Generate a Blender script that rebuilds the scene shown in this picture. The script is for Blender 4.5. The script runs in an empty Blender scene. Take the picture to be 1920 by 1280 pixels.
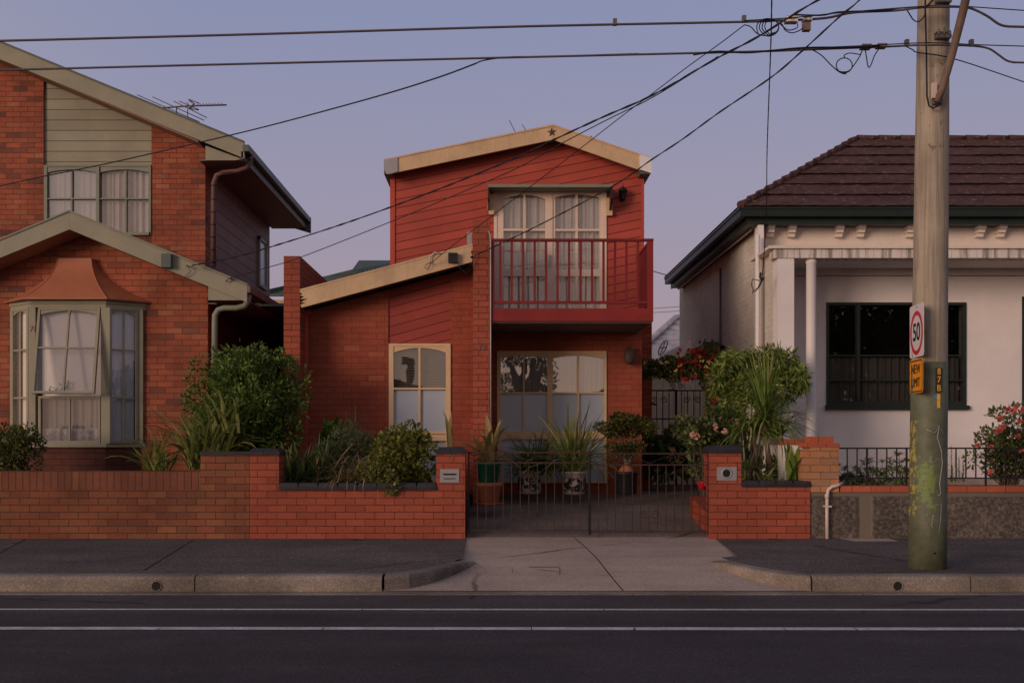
import bpy, bmesh, math, random
from mathutils import Vector, Matrix
random.seed(7)
R = math.radians
scene = bpy.context.scene
COL = scene.collection
# ---- survey of the place: focal length in pixels, eye level, and how a measured point turns into metres
F, VX, VY, ZC = 1867.0, 930.0, 820.0, 1.41
def X(px, D): return (px - VX) * D / F
def Z(py, D): return ZC - (py - VY) * D / F
def P(px, py, D): return Vector((X(px, D), D, Z(py, D)))

# =============================================================== materials
def newmat(name):
    m = bpy.data.materials.new(name); m.use_nodes = True
    nt = m.node_tree; nt.nodes.clear()
    out = nt.nodes.new('ShaderNodeOutputMaterial'); b = nt.nodes.new('ShaderNodeBsdfPrincipled')
    nt.links.new(b.outputs[0], out.inputs[0])
    return m, nt, b, out
def nd(nt, t, **kw):
    n = nt.nodes.new(t)
    for k, v in kw.items(): setattr(n, k, v)
    return n
def noise(nt, scale, detail=4, vec=None, rough=.6):
    n = nd(nt, 'ShaderNodeTexNoise'); n.inputs['Scale'].default_value = scale
    n.inputs['Detail'].default_value = detail; n.inputs['Roughness'].default_value = rough
    if vec is not None: nt.links.new(vec, n.inputs['Vector'])
    return n.outputs['Fac']
def ramp(nt, fac, stops, interp='LINEAR'):
    r = nd(nt, 'ShaderNodeValToRGB'); r.color_ramp.interpolation = interp
    e = r.color_ramp.elements
    while len(e) < len(stops): e.new(.5)
    for i, (p, c) in enumerate(stops):
        e[i].position = p; e[i].color = (c[0], c[1], c[2], 1) if hasattr(c, '__len__') else (c, c, c, 1)
    nt.links.new(fac, r.inputs[0]); return r.outputs[0]
def mth(nt, op, a, b=None, c=None):
    n = nd(nt, 'ShaderNodeMath', operation=op)
    for i, v in enumerate((a, b, c)):
        if v is None: continue
        if isinstance(v, (int, float)): n.inputs[i].default_value = v
        else: nt.links.new(v, n.inputs[i])
    return n.outputs[0]
def mixc(nt, fac, a, b, mode='MIX'):
    n = nd(nt, 'ShaderNodeMix', data_type='RGBA', blend_type=mode)
    for i, v in ((0, fac), (6, a), (7, b)):
        if isinstance(v, (int, float)): n.inputs[i].default_value = v
        elif isinstance(v, tuple): n.inputs[i].default_value = (v[0], v[1], v[2], 1)
        else: nt.links.new(v, n.inputs[i])
    return n.outputs[2]
def bump(nt, b, h, strength=.3, dist=.01, prev=None):
    n = nd(nt, 'ShaderNodeBump'); n.inputs['Strength'].default_value = strength; n.inputs['Distance'].default_value = dist
    nt.links.new(h, n.inputs['Height'])
    if prev is not None: nt.links.new(prev, n.inputs['Normal'])
    nt.links.new(n.outputs[0], b.inputs['Normal']); return n.outputs[0]
def pos(nt): return nd(nt, 'ShaderNodeNewGeometry').outputs['Position']
def sc(c, k): return (c[0]*k, c[1]*k, c[2]*k)

def pm(name, col, rough=.75, var=.25, vs=2.5, grain=.15, gs=70, bmp=.15, metal=0, spec=.3, streak=0):
    m, nt, b, out = newmat(name); p = pos(nt)
    big = ramp(nt, noise(nt, vs, 5, p), [(.3, 1-var), (.7, 1+var*.6)])
    c = mixc(nt, 1, (col[0], col[1], col[2]), big, 'MULTIPLY')
    g = noise(nt, gs, 3, p)
    c = mixc(nt, 1, c, ramp(nt, g, [(.3, 1-grain), (.7, 1+grain)]), 'MULTIPLY')
    if streak:
        mp = nd(nt, 'ShaderNodeMapping'); mp.inputs['Scale'].default_value = (14, 14, .8); nt.links.new(p, mp.inputs[0])
        s = ramp(nt, noise(nt, 1, 4, mp.outputs[0]), [(.47, 1), (.6, 1-streak)] if streak > .5 else [(.5, 1), (.72, 1-streak)])
        c = mixc(nt, ramp(nt, noise(nt, 24, 2, p), [(.70, 0), (.74, .5)]), c, (.12, .09, .07))
        c = mixc(nt, 1, c, s, 'MULTIPLY')
    nt.links.new(c, b.inputs['Base Color'])
    b.inputs['Roughness'].default_value = rough; b.inputs['Metallic'].default_value = metal
    b.inputs['Specular IOR Level'].default_value = spec
    if bmp: bump(nt, b, g, bmp, .004)
    return m

def brick(name, cols, mortar, rough=.85, width=.24, row=.086, msize=.0055, bmp=.6, stain=.25, soldier=False, spots=True, contrast=1.0):
    """cols = list of (position, colour) over a random number per brick"""
    m, nt, b, out = newmat(name)
    uv0 = nd(nt, 'ShaderNodeUVMap').outputs[0]; p = pos(nt)
    wn = nd(nt, 'ShaderNodeTexNoise'); wn.inputs['Scale'].default_value = 17; wn.inputs['Detail'].default_value = 3; nt.links.new(p, wn.inputs['Vector'])
    ws = nd(nt, 'ShaderNodeVectorMath', operation='MULTIPLY_ADD'); nt.links.new(wn.outputs['Color'], ws.inputs[0]); ws.inputs[1].default_value = (.007, .007, 0); nt.links.new(uv0, ws.inputs[2])
    uv = ws.outputs[0]
    if soldier: width, row = .086, .5
    def bt(c1, c2, mo):
        t = nd(nt, 'ShaderNodeTexBrick'); nt.links.new(uv, t.inputs['Vector'])
        t.offset = 0 if soldier else .5; t.offset_frequency = 2; t.squash = 1
        t.inputs['Color1'].default_value = (c1,)*3 + (1,); t.inputs['Color2'].default_value = (c2,)*3 + (1,); t.inputs['Mortar'].default_value = (mo,)*3 + (1,)
        t.inputs['Scale'].default_value = 1; t.inputs['Mortar Size'].default_value = msize; t.inputs['Mortar Smooth'].default_value = .25
        t.inputs['Bias'].default_value = 0; t.inputs['Brick Width'].default_value = width; t.inputs['Row Height'].default_value = row
        return t
    t = bt(0, 1, .5)
    c = ramp(nt, t.outputs['Color'], cols)
    blotch = ramp(nt, noise(nt, 1.3, 5, p), [(.35, 1-stain), (.65, 1+stain*.4)])
    c = mixc(nt, 1, c, blotch, 'MULTIPLY')
    c = mixc(nt, 1, c, ramp(nt, noise(nt, 60, 4, p), [(.3, .82), (.7, 1.15)]), 'MULTIPLY')
    if spots:
        c = mixc(nt, ramp(nt, noise(nt, 38, 2, p), [(.67, 0), (.74, .7)]), c, (.05, .025, .02))
        c = mixc(nt, ramp(nt, noise(nt, 55, 1, p), [(.76, 0), (.80, .35)]), c, (.55, .42, .36))
    c = mixc(nt, mth(nt, 'MULTIPLY', t.outputs['Fac'], ramp(nt, noise(nt, 5, 4, p), [(.3, .55), (.7, 1)])), c, mortar)
    nt.links.new(c, b.inputs['Base Color']); b.inputs['Roughness'].default_value = rough
    b.inputs['Specular IOR Level'].default_value = .25
    h = mth(nt, 'SUBTRACT', mth(nt, 'MULTIPLY', noise(nt, 90, 3, p), .25), t.outputs['Fac'])
    bump(nt, b, h, bmp, .006)
    return m

def boards(name, col, slope=0., pitch=.14, rough=.6, dark=.35, groove=.06, stain=.15):
    """lapped boards; slope = rise per metre along the wall"""
    m, nt, b, out = newmat(name)
    s = nd(nt, 'ShaderNodeSeparateXYZ'); nt.links.new(nd(nt, 'ShaderNodeUVMap').outputs[0], s.inputs[0])
    k = math.sqrt(1 + slope*slope)
    t = mth(nt, 'DIVIDE', mth(nt, 'SUBTRACT', s.outputs[1], mth(nt, 'MULTIPLY', s.outputs[0], slope)), pitch*k)
    fr = mth(nt, 'FRACT', t)
    line = ramp(nt, fr, [(0, 1), (groove*.6, 1), (groove, 0), (1, 0)])
    p = pos(nt)
    c = mixc(nt, 1, col, ramp(nt, noise(nt, 2.2, 5, p), [(.3, 1-stain), (.7, 1+stain*.6)]), 'MULTIPLY')
    wn = nd(nt, 'ShaderNodeTexWhiteNoise', noise_dimensions='1D'); nt.links.new(mth(nt, 'FLOOR', t), wn.inputs['W'])
    c = mixc(nt, 1, c, ramp(nt, wn.outputs[0], [(0, .9), (1, 1.08)]), 'MULTIPLY')
    c = mixc(nt, 1, c, ramp(nt, noise(nt, 80, 3, p), [(.3, .93), (.7, 1.06)]), 'MULTIPLY')
    c = mixc(nt, line, c, sc(col, dark))
    nt.links.new(c, b.inputs['Base Color']); b.inputs['Roughness'].default_value = rough
    b.inputs['Specular IOR Level'].default_value = .3
    h = mth(nt, 'SUBTRACT', mth(nt, 'MULTIPLY', fr, -1.), mth(nt, 'MULTIPLY', line, 1.0))
    bump(nt, b, h, .5, .012)
    return m

def leafmat(name, dark, light, rough=.5, trans=.3, tip=None):
    m, nt, b, out = newmat(name)
    g = nd(nt, 'ShaderNodeNewGeometry')
    stops = [(0, dark), (.55, tuple((dark[i]+light[i])/2 for i in range(3))), (.9, light)]
    if tip: stops.append((.97, tip))
    c = ramp(nt, g.outputs['Random Per Island'], stops)
    c = mixc(nt, 1, c, ramp(nt, noise(nt, 3.5, 3, g.outputs['Position']), [(.3, .7), (.7, 1.25)]), 'MULTIPLY')
    nt.links.new(c, b.inputs['Base Color']); b.inputs['Roughness'].default_value = rough; b.inputs['Specular IOR Level'].default_value = .35
    tr = nd(nt, 'ShaderNodeBsdfTranslucent'); nt.links.new(c, tr.inputs[0])
    mx = nd(nt, 'ShaderNodeMixShader'); mx.inputs[0].default_value = trans
    nt.links.new(b.outputs[0], mx.inputs[1]); nt.links.new(tr.outputs[0], mx.inputs[2]); nt.links.new(mx.outputs[0], out.inputs[0])
    return m

def glassmat(name, refl=.2, tint=(.75, .78, .8), rough=.01):
    m, nt, b, out = newmat(name); nt.nodes.remove(b)
    tr = nd(nt, 'ShaderNodeBsdfTransparent'); tr.inputs[0].default_value = (*tint, 1)
    gl = nd(nt, 'ShaderNodeBsdfGlossy'); gl.inputs['Roughness'].default_value = rough; gl.inputs[0].default_value = (.95, .97, 1, 1)
    lw = nd(nt, 'ShaderNodeLayerWeight'); lw.inputs[0].default_value = .3
    fac = mth(nt, 'ADD', mth(nt, 'MULTIPLY', lw.outputs['Fresnel'], .8), refl)
    bp = nd(nt, 'ShaderNodeBump'); bp.inputs['Strength'].default_value = .05; bp.inputs['Distance'].default_value = .01
    nt.links.new(noise(nt, 3, 2, pos(nt)), bp.inputs['Height']); nt.links.new(bp.outputs[0], gl.inputs['Normal'])
    mx = nd(nt, 'ShaderNodeMixShader'); nt.links.new(fac, mx.inputs[0])
    nt.links.new(tr.outputs[0], mx.inputs[1]); nt.links.new(gl.outputs[0], mx.inputs[2]); nt.links.new(mx.outputs[0], out.inputs[0])
    return m

def asphalt(name, col, spk=.25, var=.2, rough=.9, cracks=True):
    m, nt, b, out = newmat(name); p = pos(nt)
    c = mixc(nt, 1, col, ramp(nt, noise(nt, .9, 6, p), [(.3, 1-var), (.7, 1+var)]), 'MULTIPLY')
    mp = nd(nt, 'ShaderNodeMapping'); mp.inputs['Scale'].default_value = (.25, 2.2, 1); nt.links.new(p, mp.inputs[0])
    c = mixc(nt, 1, c, ramp(nt, noise(nt, 1.4, 4, mp.outputs[0]), [(.35, 1-var*.5), (.65, 1+var*.5)]), 'MULTIPLY')
    v = nd(nt, 'ShaderNodeTexVoronoi'); v.inputs['Scale'].default_value = 110; nt.links.new(p, v.inputs['Vector'])
    sp = nd(nt, 'ShaderNodeSeparateColor'); nt.links.new(v.outputs['Color'], sp.inputs[0])
    c = mixc(nt, 1, c, ramp(nt, sp.outputs[0], [(0, .72), (.8, 1.1), (.93, 1.2), (.96, 1+spk*8)]), 'MULTIPLY')
    h = mth(nt, 'ADD', v.outputs['Distance'], mth(nt, 'MULTIPLY', noise(nt, 40, 3, p), .5))
    if cracks:
        dp = nd(nt, 'ShaderNodeMix', data_type='VECTOR'); dp.inputs[0].default_value = .12
        nn = nd(nt, 'ShaderNodeTexNoise'); nn.inputs['Scale'].default_value = 3; nt.links.new(p, nn.inputs['Vector'])
        nt.links.new(p, dp.inputs[4]); nt.links.new(nn.outputs['Color'], dp.inputs[5])
        w = nd(nt, 'ShaderNodeTexVoronoi', feature='DISTANCE_TO_EDGE'); w.inputs['Scale'].default_value = .33; nt.links.new(dp.outputs[1], w.inputs['Vector'])
        line = ramp(nt, w.outputs['Distance'], [(0, 1), (.0035, .9), (.006, 0)])
        line = mth(nt, 'MULTIPLY', line, ramp(nt, noise(nt, .7, 2, p), [(.5, 0), (.56, 1)]))
        c = mixc(nt, line, c, sc(col, .35))
    nt.links.new(c, b.inputs['Base Color']); b.inputs['Roughness'].default_value = rough; b.inputs['Specular IOR Level'].default_value = .2
    bump(nt, b, h, .45, .004)
    return m

MT = {}
MT['brick_main'] = brick('red_brick', [(0, (.34, .068, .032)), (.5, (.42, .085, .042)), (.8, (.38, .10, .05)), (1, (.30, .055, .03))], (.055, .016, .012), stain=.22)
MT['brick_pier'] = brick('orange_red_brick', [(0, (.31, .074, .042)), (.5, (.37, .088, .050)), (1, (.28, .068, .039))], (.06, .018, .012), stain=.15)
MT['brick_paint'] = brick('red_washed_brick', [(0, (.29, .066, .038)), (.5, (.34, .077, .043)), (.93, (.31, .078, .043)), (1, (.40, .115, .065))], (.11, .03, .02), msize=.004, bmp=.4, stain=.2, spots=False)
MT['brick_left'] = brick('mottled_brick', [(0, (.15, .06, .045)), (.14, (.30, .085, .048)), (.45, (.38, .105, .055)), (.8, (.33, .085, .048)), (.9, (.38, .14, .07)), (1, (.20, .075, .055))], (.075, .03, .02), stain=.35)
MT['brick_wall_left'] = brick('brown_brick', [(0, (.17, .060, .034)), (.3, (.24, .076, .038)), (.6, (.215, .080, .040)), (.9, (.26, .10, .048)), (1, (.14, .056, .038))], (.045, .022, .017), stain=.3)
MT['brick_soldier'] = brick('brown_soldier_brick', [(0, (.155, .060, .038)), (.4, (.215, .074, .042)), (.8, (.19, .068, .04)), (1, (.26, .10, .05))], (.04, .02, .016), stain=.3, soldier=True)
MT['brick_yellow'] = brick('yellow_brick', [(0, (.46, .21, .09)), (.4, (.52, .24, .11)), (.8, (.42, .20, .11)), (1, (.36, .20, .12))], (.13, .08, .055), stain=.2)
MT['brick_cap'] = brick('orange_capping_brick', [(0, (.48, .12, .06)), (1, (.40, .10, .055))], (.10, .05, .035), width=.235, row=.5, stain=.2)
MT['brick_shadow'] = brick('shade_darkened_brick', [(0, (.09, .032, .024)), (1, (.12, .04, .028))], (.04, .018, .014), spots=False)  # darker brick, shade put into its colour under the bay and in the passage
MT['white_brick'] = brick('painted_white_brick', [(0, (.68, .62, .53)), (1, (.73, .67, .58))], (.45, .39, .32), msize=.0035, bmp=.5, spots=False, stain=.16)
MT['siding_red'] = boards('red_diagonal_boards', (.42, .068, .045), .2, .129, dark=.22, groove=.10)
MT['siding_red_low'] = boards('deep_red_diagonal_boards', (.33, .052, .036), .27, .134, dark=.25, groove=.09)
MT['siding_green'] = boards('sage_boards', (.29, .265, .19), 0, .175, dark=.35, groove=.09)
MT['siding_dark'] = boards('plum_brown_boards', (.17, .085, .07), 0, .21, dark=.2, groove=.1)
MT['siding_beige'] = boards('beige_vertical_boards', (.82, .76, .68), 40, .2, dark=.5)  # lightened to make up for skylight missing between the houses
MT['cream'] = pm('weathered_cream_paint', (.62, .42, .25), .6, .18, 3, .08, 60, .1, streak=.12)
MT['frame_cream'] = pm('cream_window_paint', (.66, .45, .27), .5, .1, 3, .05, 60, .05)
MT['door_cream'] = pm('pale_pink_cream_paint', (.72, .56, .46), .5, .1, 3, .05, 60, .05)
MT['sage'] = pm('sage_green_paint', (.29, .265, .19), .6, .12, 3, .08, 60, .08)
MT['sage_dark'] = pm('grey_green_paint', (.22, .225, .17), .55, .12, 3, .08, 60, .08)
MT['gutter_grey'] = pm('slate_green_gutter', (.10, .12, .11), .5, .2, 4, .1, 60, .05)
MT['soffit_brown'] = pm('brown_soffit', (.30, .17, .11), .7, .15)
MT['soffit_plum'] = pm('plum_soffit', (.20, .12, .105), .7, .15)
MT['copper'] = pm('terracotta_painted_metal', (.40, .14, .07), .5, .15, 4, .06, 90, .08)
MT['rail_red'] = pm('maroon_rail_paint', (.20, .019, .020), .5, .2, 4, .08, 60, .08)
MT['beam_red'] = pm('red_beam_paint', (.25, .024, .022), .55, .2, 2, .08, 60, .08)
MT['trim_red'] = pm('red_corner_trim', (.46, .07, .042), .55, .1)
MT['white'] = pm('white_render', (.80, .73, .71), .8, .10, 1.1, .05, 120, .25)
MT['white_gloss'] = pm('white_column_paint', (.80, .74, .73), .5, .05, 2, .03, 60, .03)
MT['white_stained'] = pm('stained_white_beam', (.76, .67, .61), .75, .12, 3, .08, 60, .15, streak=.6)
MT['frieze'] = pm('cream_frieze_paint', (.76, .65, .57), .7, .07, 3, .05, 60, .1, streak=.06)
MT['green_trim'] = pm('dark_green_trim', (.012, .021, .017), .4, .2, 4, .1, 60, .05)
MT['green_frame'] = pm('dark_green_frame', (.02, .028, .023), .45, .2, 4, .1, 60, .05)
MT['black'] = pm('black_plastic', (.018, .018, .02), .45, .2, 4, .1, 60, .05)
MT['iron'] = pm('black_painted_iron', (.022, .017, .017), .6, .3, 8, .2, 90, .2)
MT['iron_rust'] = pm('rusty_dark_iron', (.055, .028, .022), .75, .4, 8, .2, 90, .2)
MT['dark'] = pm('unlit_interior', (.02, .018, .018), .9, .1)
MT['tile_cap'] = pm('blue_grey_capping_tile', (.030, .026, .032), .45, .3, 5, .2, 60, .15)
MT['metal'] = pm('brushed_grey_metal', (.34, .33, .34), .45, .1, 5, .05, 60, .05, metal=.3)
MT['metal_dark'] = pm('dull_galvanised_metal', (.16, .145, .13), .55, .25, 8, .15, 60, .1, metal=.5)
MT['pvc'] = pm('white_pipe_paint', (.66, .52, .47), .5, .12, 4, .05)
MT['curtain'] = pm('sheer_white_curtain', (.74, .65, .60), .9, .08, 5, .03, 60, 0)
MT['curtain_pink'] = pm('pale_blind', (.78, .68, .64), .8, .06, 1, .03, 60, 0)
MT['blind_tan'] = pm('tan_blind', (.50, .41, .36), .8, .08, 2, .03, 60, 0)
MT['curtain_blue'] = pm('cool_white_blind', (.74, .74, .84), .8, .06, 1, .05, 60, 0)
MT['curtain_dim'] = pm('dim_grey_curtain', (.42, .37, .35), .9, .1, 5, .03, 60, 0)
MT['lace'] = pm('white_lace', (.62, .57, .58), .9, .25, 22, .25, 90, .1)
MT['frost'] = pm('frosted_glass', (.38, .42, .50), .22, .06, 1.5, .03, 120, .05, spec=.6)
MT['glass'] = glassmat('window_glass', .08, (.95, .95, .95))
MT['glass_mirror'] = glassmat('reflective_window_glass', .25, (.9, .9, .9))
MT['glass_half'] = glassmat('slightly_reflective_glass', .13, (.9, .9, .9))
MT['glass_dark'] = glassmat('dark_window_glass', .035, (.45, .46, .45))
MT['road'] = asphalt('road_asphalt', (.054, .044, .050), .10, .22, cracks=False)
MT['road_edge'] = asphalt('worn_road_asphalt', (.072, .058, .060), .12, .2)
MT['footpath'] = asphalt('footpath_asphalt', (.105, .086, .083), .25, .25)
MT['yard'] = asphalt('yard_concrete', (.15, .115, .10), .12, .3)
MT['concrete'] = asphalt('crossover_concrete', (.44, .335, .275), .03, .15)
MT['kerb'] = asphalt('kerb_concrete', (.22, .178, .148), .06, .45, cracks=False)
MT['kerb_dark'] = pm('dirty_joint', (.13, .10, .085), .9)
MT['soil'] = pm('garden_soil', (.035, .025, .018), .95, .4, 4, .4, 40, .8)
MT['ground'] = pm('dry_ground', (.07, .06, .045), .95, .3, .5, .3, 20, .5)
MT['roadpaint'] = pm('worn_road_paint', (.52, .48, .50), .7, .3, 6, .25, 40, .2)
MT['timber'] = pm('weathered_pole_timber', (.36, .285, .175), .85, .15, 2, .1, 40, .25)
MT['terracotta'] = pm('terracotta', (.36, .12, .055), .8, .25, 5, .1)
MT['pot_green'] = pm('green_plastic_pot', (.02, .12, .085), .4, .15, 5, .05)
MT['pot_black'] = pm('black_plastic_pot', (.015, .015, .018), .45, .2)
MT['wire'] = pm('black_cable', (.012, .012, .018), .6, .1)
MT['wire_grey'] = pm('grey_brown_cable', (.10, .08, .09), .5, .2)
MT['bark'] = pm('grey_brown_bark', (.13, .10, .07), .9, .3, 10, .3, 60, .5)
MT['sign_white'] = pm('white_sign_face', (.66, .60, .62), .35, .04, 2, .02, 60, 0)
MT['sign_red'] = pm('red_sign_ring', (.55, .012, .03), .35, .05, 2, .02, 60, 0)
MT['sign_black'] = pm('black_lettering', (.012, .012, .014), .5, .05, 2, .02, 60, 0)
MT['sign_yellow'] = pm('amber_sign_face', (.80, .30, .02), .35, .06, 5, .03, 60, 0)
MT['yellow'] = pm('yellow_paint', (.75, .42, .04), .6, .2, 20, .2)
MT['blue'] = pm('blue_paint', (.08, .25, .5), .6, .2)
MT['chalk'] = pm('faded_grey_paint_marks', (.30, .30, .30), .8, .3, 20, .3)
MT['lime'] = pm('lime_green_spray', (.16, .22, .035), .8, .35, 14, .3)
MT['mustard'] = pm('mustard_spray', (.42, .31, .05), .8, .4, 20, .3)
MT['roof_green'] = boards('green_corrugated_steel', (.075, .10, .075), 60, .1, dark=.6, groove=.3)
MT['rust'] = pm('rusty_tube', (.19, .125, .095), .7, .3, 5, .2)
MT['star'] = pm('dark_bronze', (.07, .045, .035), .6, .3)
MT['numeral'] = pm('dull_brass_numeral', (.16, .11, .08), .5, .2)

def render_wall():
    m, nt, b, out = newmat('rough_cast_render'); p = pos(nt)
    s = nd(nt, 'ShaderNodeSeparateXYZ'); nt.links.new(p, s.inputs[0])
    n1 = noise(nt, 24, 6, p, .75); n2 = noise(nt, 2, 4, p)
    c = ramp(nt, n1, [(.3, (.05, .038, .03)), (.47, (.13, .10, .08)), (.6, (.24, .195, .16)), (.75, (.38, .32, .27))])
    c = mixc(nt, 1, c, ramp(nt, n2, [(.3, .75), (.7, 1.25)]), 'MULTIPLY')
    # smooth bands: top edge and pilaster strips
    fx = mth(nt, 'FRACT', mth(nt, 'DIVIDE', mth(nt, 'ADD', s.outputs[0], mth(nt, 'MULTIPLY', n2, .06)), 2.36))
    strip = ramp(nt, fx, [(0, 0), (.885, 0), (.90, 1), (.96, 1), (.975, 0)])
    topb = ramp(nt, mth(nt, 'ADD', s.outputs[2], mth(nt, 'MULTIPLY', n2, .05)), [(0, 0), (.70, 0), (.715, 1)])
    k = mth(nt, 'MAXIMUM', strip, topb)
    c = mixc(nt, k, c, (.17, .135, .105))
    nt.links.new(c, b.inputs['Base Color']); b.inputs['Roughness'].default_value = .95
    h = mth(nt, 'MULTIPLY', n1, mth(nt, 'SUBTRACT', 1, k)); bump(nt, b, h, 1, .05)
    return m
MT['roughcast'] = render_wall()
def tile_mat(name, col, spots=True):
    m, nt, b, out = newmat(name); p = pos(nt)
    c = mixc(nt, 1, col, ramp(nt, noise(nt, 3, 5, p), [(.3, .75), (.7, 1.3)]), 'MULTIPLY')
    c = mixc(nt, 1, c, ramp(nt, noise(nt, 35, 3, p), [(.3, .8), (.7, 1.2)]), 'MULTIPLY')
    if spots:
        mp = nd(nt, 'ShaderNodeMapping'); mp.inputs['Scale'].default_value = (5, 9, 9); nt.links.new(p, mp.inputs[0])
        c = mixc(nt, ramp(nt, noise(nt, 2.2, 3, mp.outputs[0]), [(.62, 0), (.68, .5)]), c, (.42, .34, .32))
    nt.links.new(c, b.inputs['Base Color']); b.inputs['Roughness'].default_value = .8; b.inputs['Specular IOR Level'].default_value = .12
    s = nd(nt, 'ShaderNodeSeparateXYZ'); nt.links.new(p, s.inputs[0])
    w = mth(nt, 'SINE', mth(nt, 'MULTIPLY', s.outputs[0], 2*math.pi/.19)); bump(nt, b, w, .18, .012)
    return m
MT['tiles'] = tile_mat('maroon_metal_tiles', (.085, .042, .036))
MT['tiles_pale'] = tile_mat('pale_grey_tiles', (.42, .39, .42), False)
MT['lf_bush'] = leafmat('deep_green_leaves', (.035, .075, .012), (.19, .27, .05))
MT['lf_strap'] = leafmat('olive_strap_leaves', (.09, .13, .03), (.40, .42, .13))
MT['lf_strapdark'] = leafmat('dark_strap_leaves', (.025, .05, .015), (.12, .16, .045), tip=(.42, .24, .15))
MT['lf_olive'] = leafmat('olive_leaves', (.045, .06, .015), (.18, .18, .045))
MT['lf_round'] = leafmat('glossy_yellow_green_leaves', (.06, .085, .015), (.27, .27, .055), rough=.35)
MT['lf_dry'] = leafmat('dry_grass_blades', (.14, .11, .045), (.45, .33, .18))
MT['lf_grey'] = leafmat('grey_green_feathery_leaves', (.05, .075, .03), (.17, .19, .085))
MT['lf_yellow'] = leafmat('yellowing_broad_leaves', (.20, .16, .05), (.48, .36, .14))
MT['lf_willow'] = leafmat('bright_narrow_leaves', (.07, .12, .02), (.34, .40, .09))
MT['lf_grass'] = leafmat('bright_grassy_leaves', (.07, .13, .02), (.26, .34, .07), tip=(.38, .28, .12))
MT['lf_rose'] = leafmat('dull_rose_leaves', (.04, .065, .022), (.19, .22, .08), tip=(.22, .10, .05))
MT['lf_small'] = leafmat('dark_olive_bonsai_leaves', (.025, .035, .008), (.12, .13, .025), tip=(.28, .15, .03))
MT['fl_red'] = leafmat('red_petals', (.22, .008, .012), (.50, .03, .03))
MT['fl_pink'] = leafmat('pale_pink_petals', (.65, .32, .26), (.8, .5, .4))
MT['fl_rose'] = leafmat('rose_pink_petals', (.55, .08, .09), (.75, .22, .16))
MT['fl_yel'] = leafmat('cream_yellow_leaves', (.6, .45, .15), (.75, .62, .3))
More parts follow.
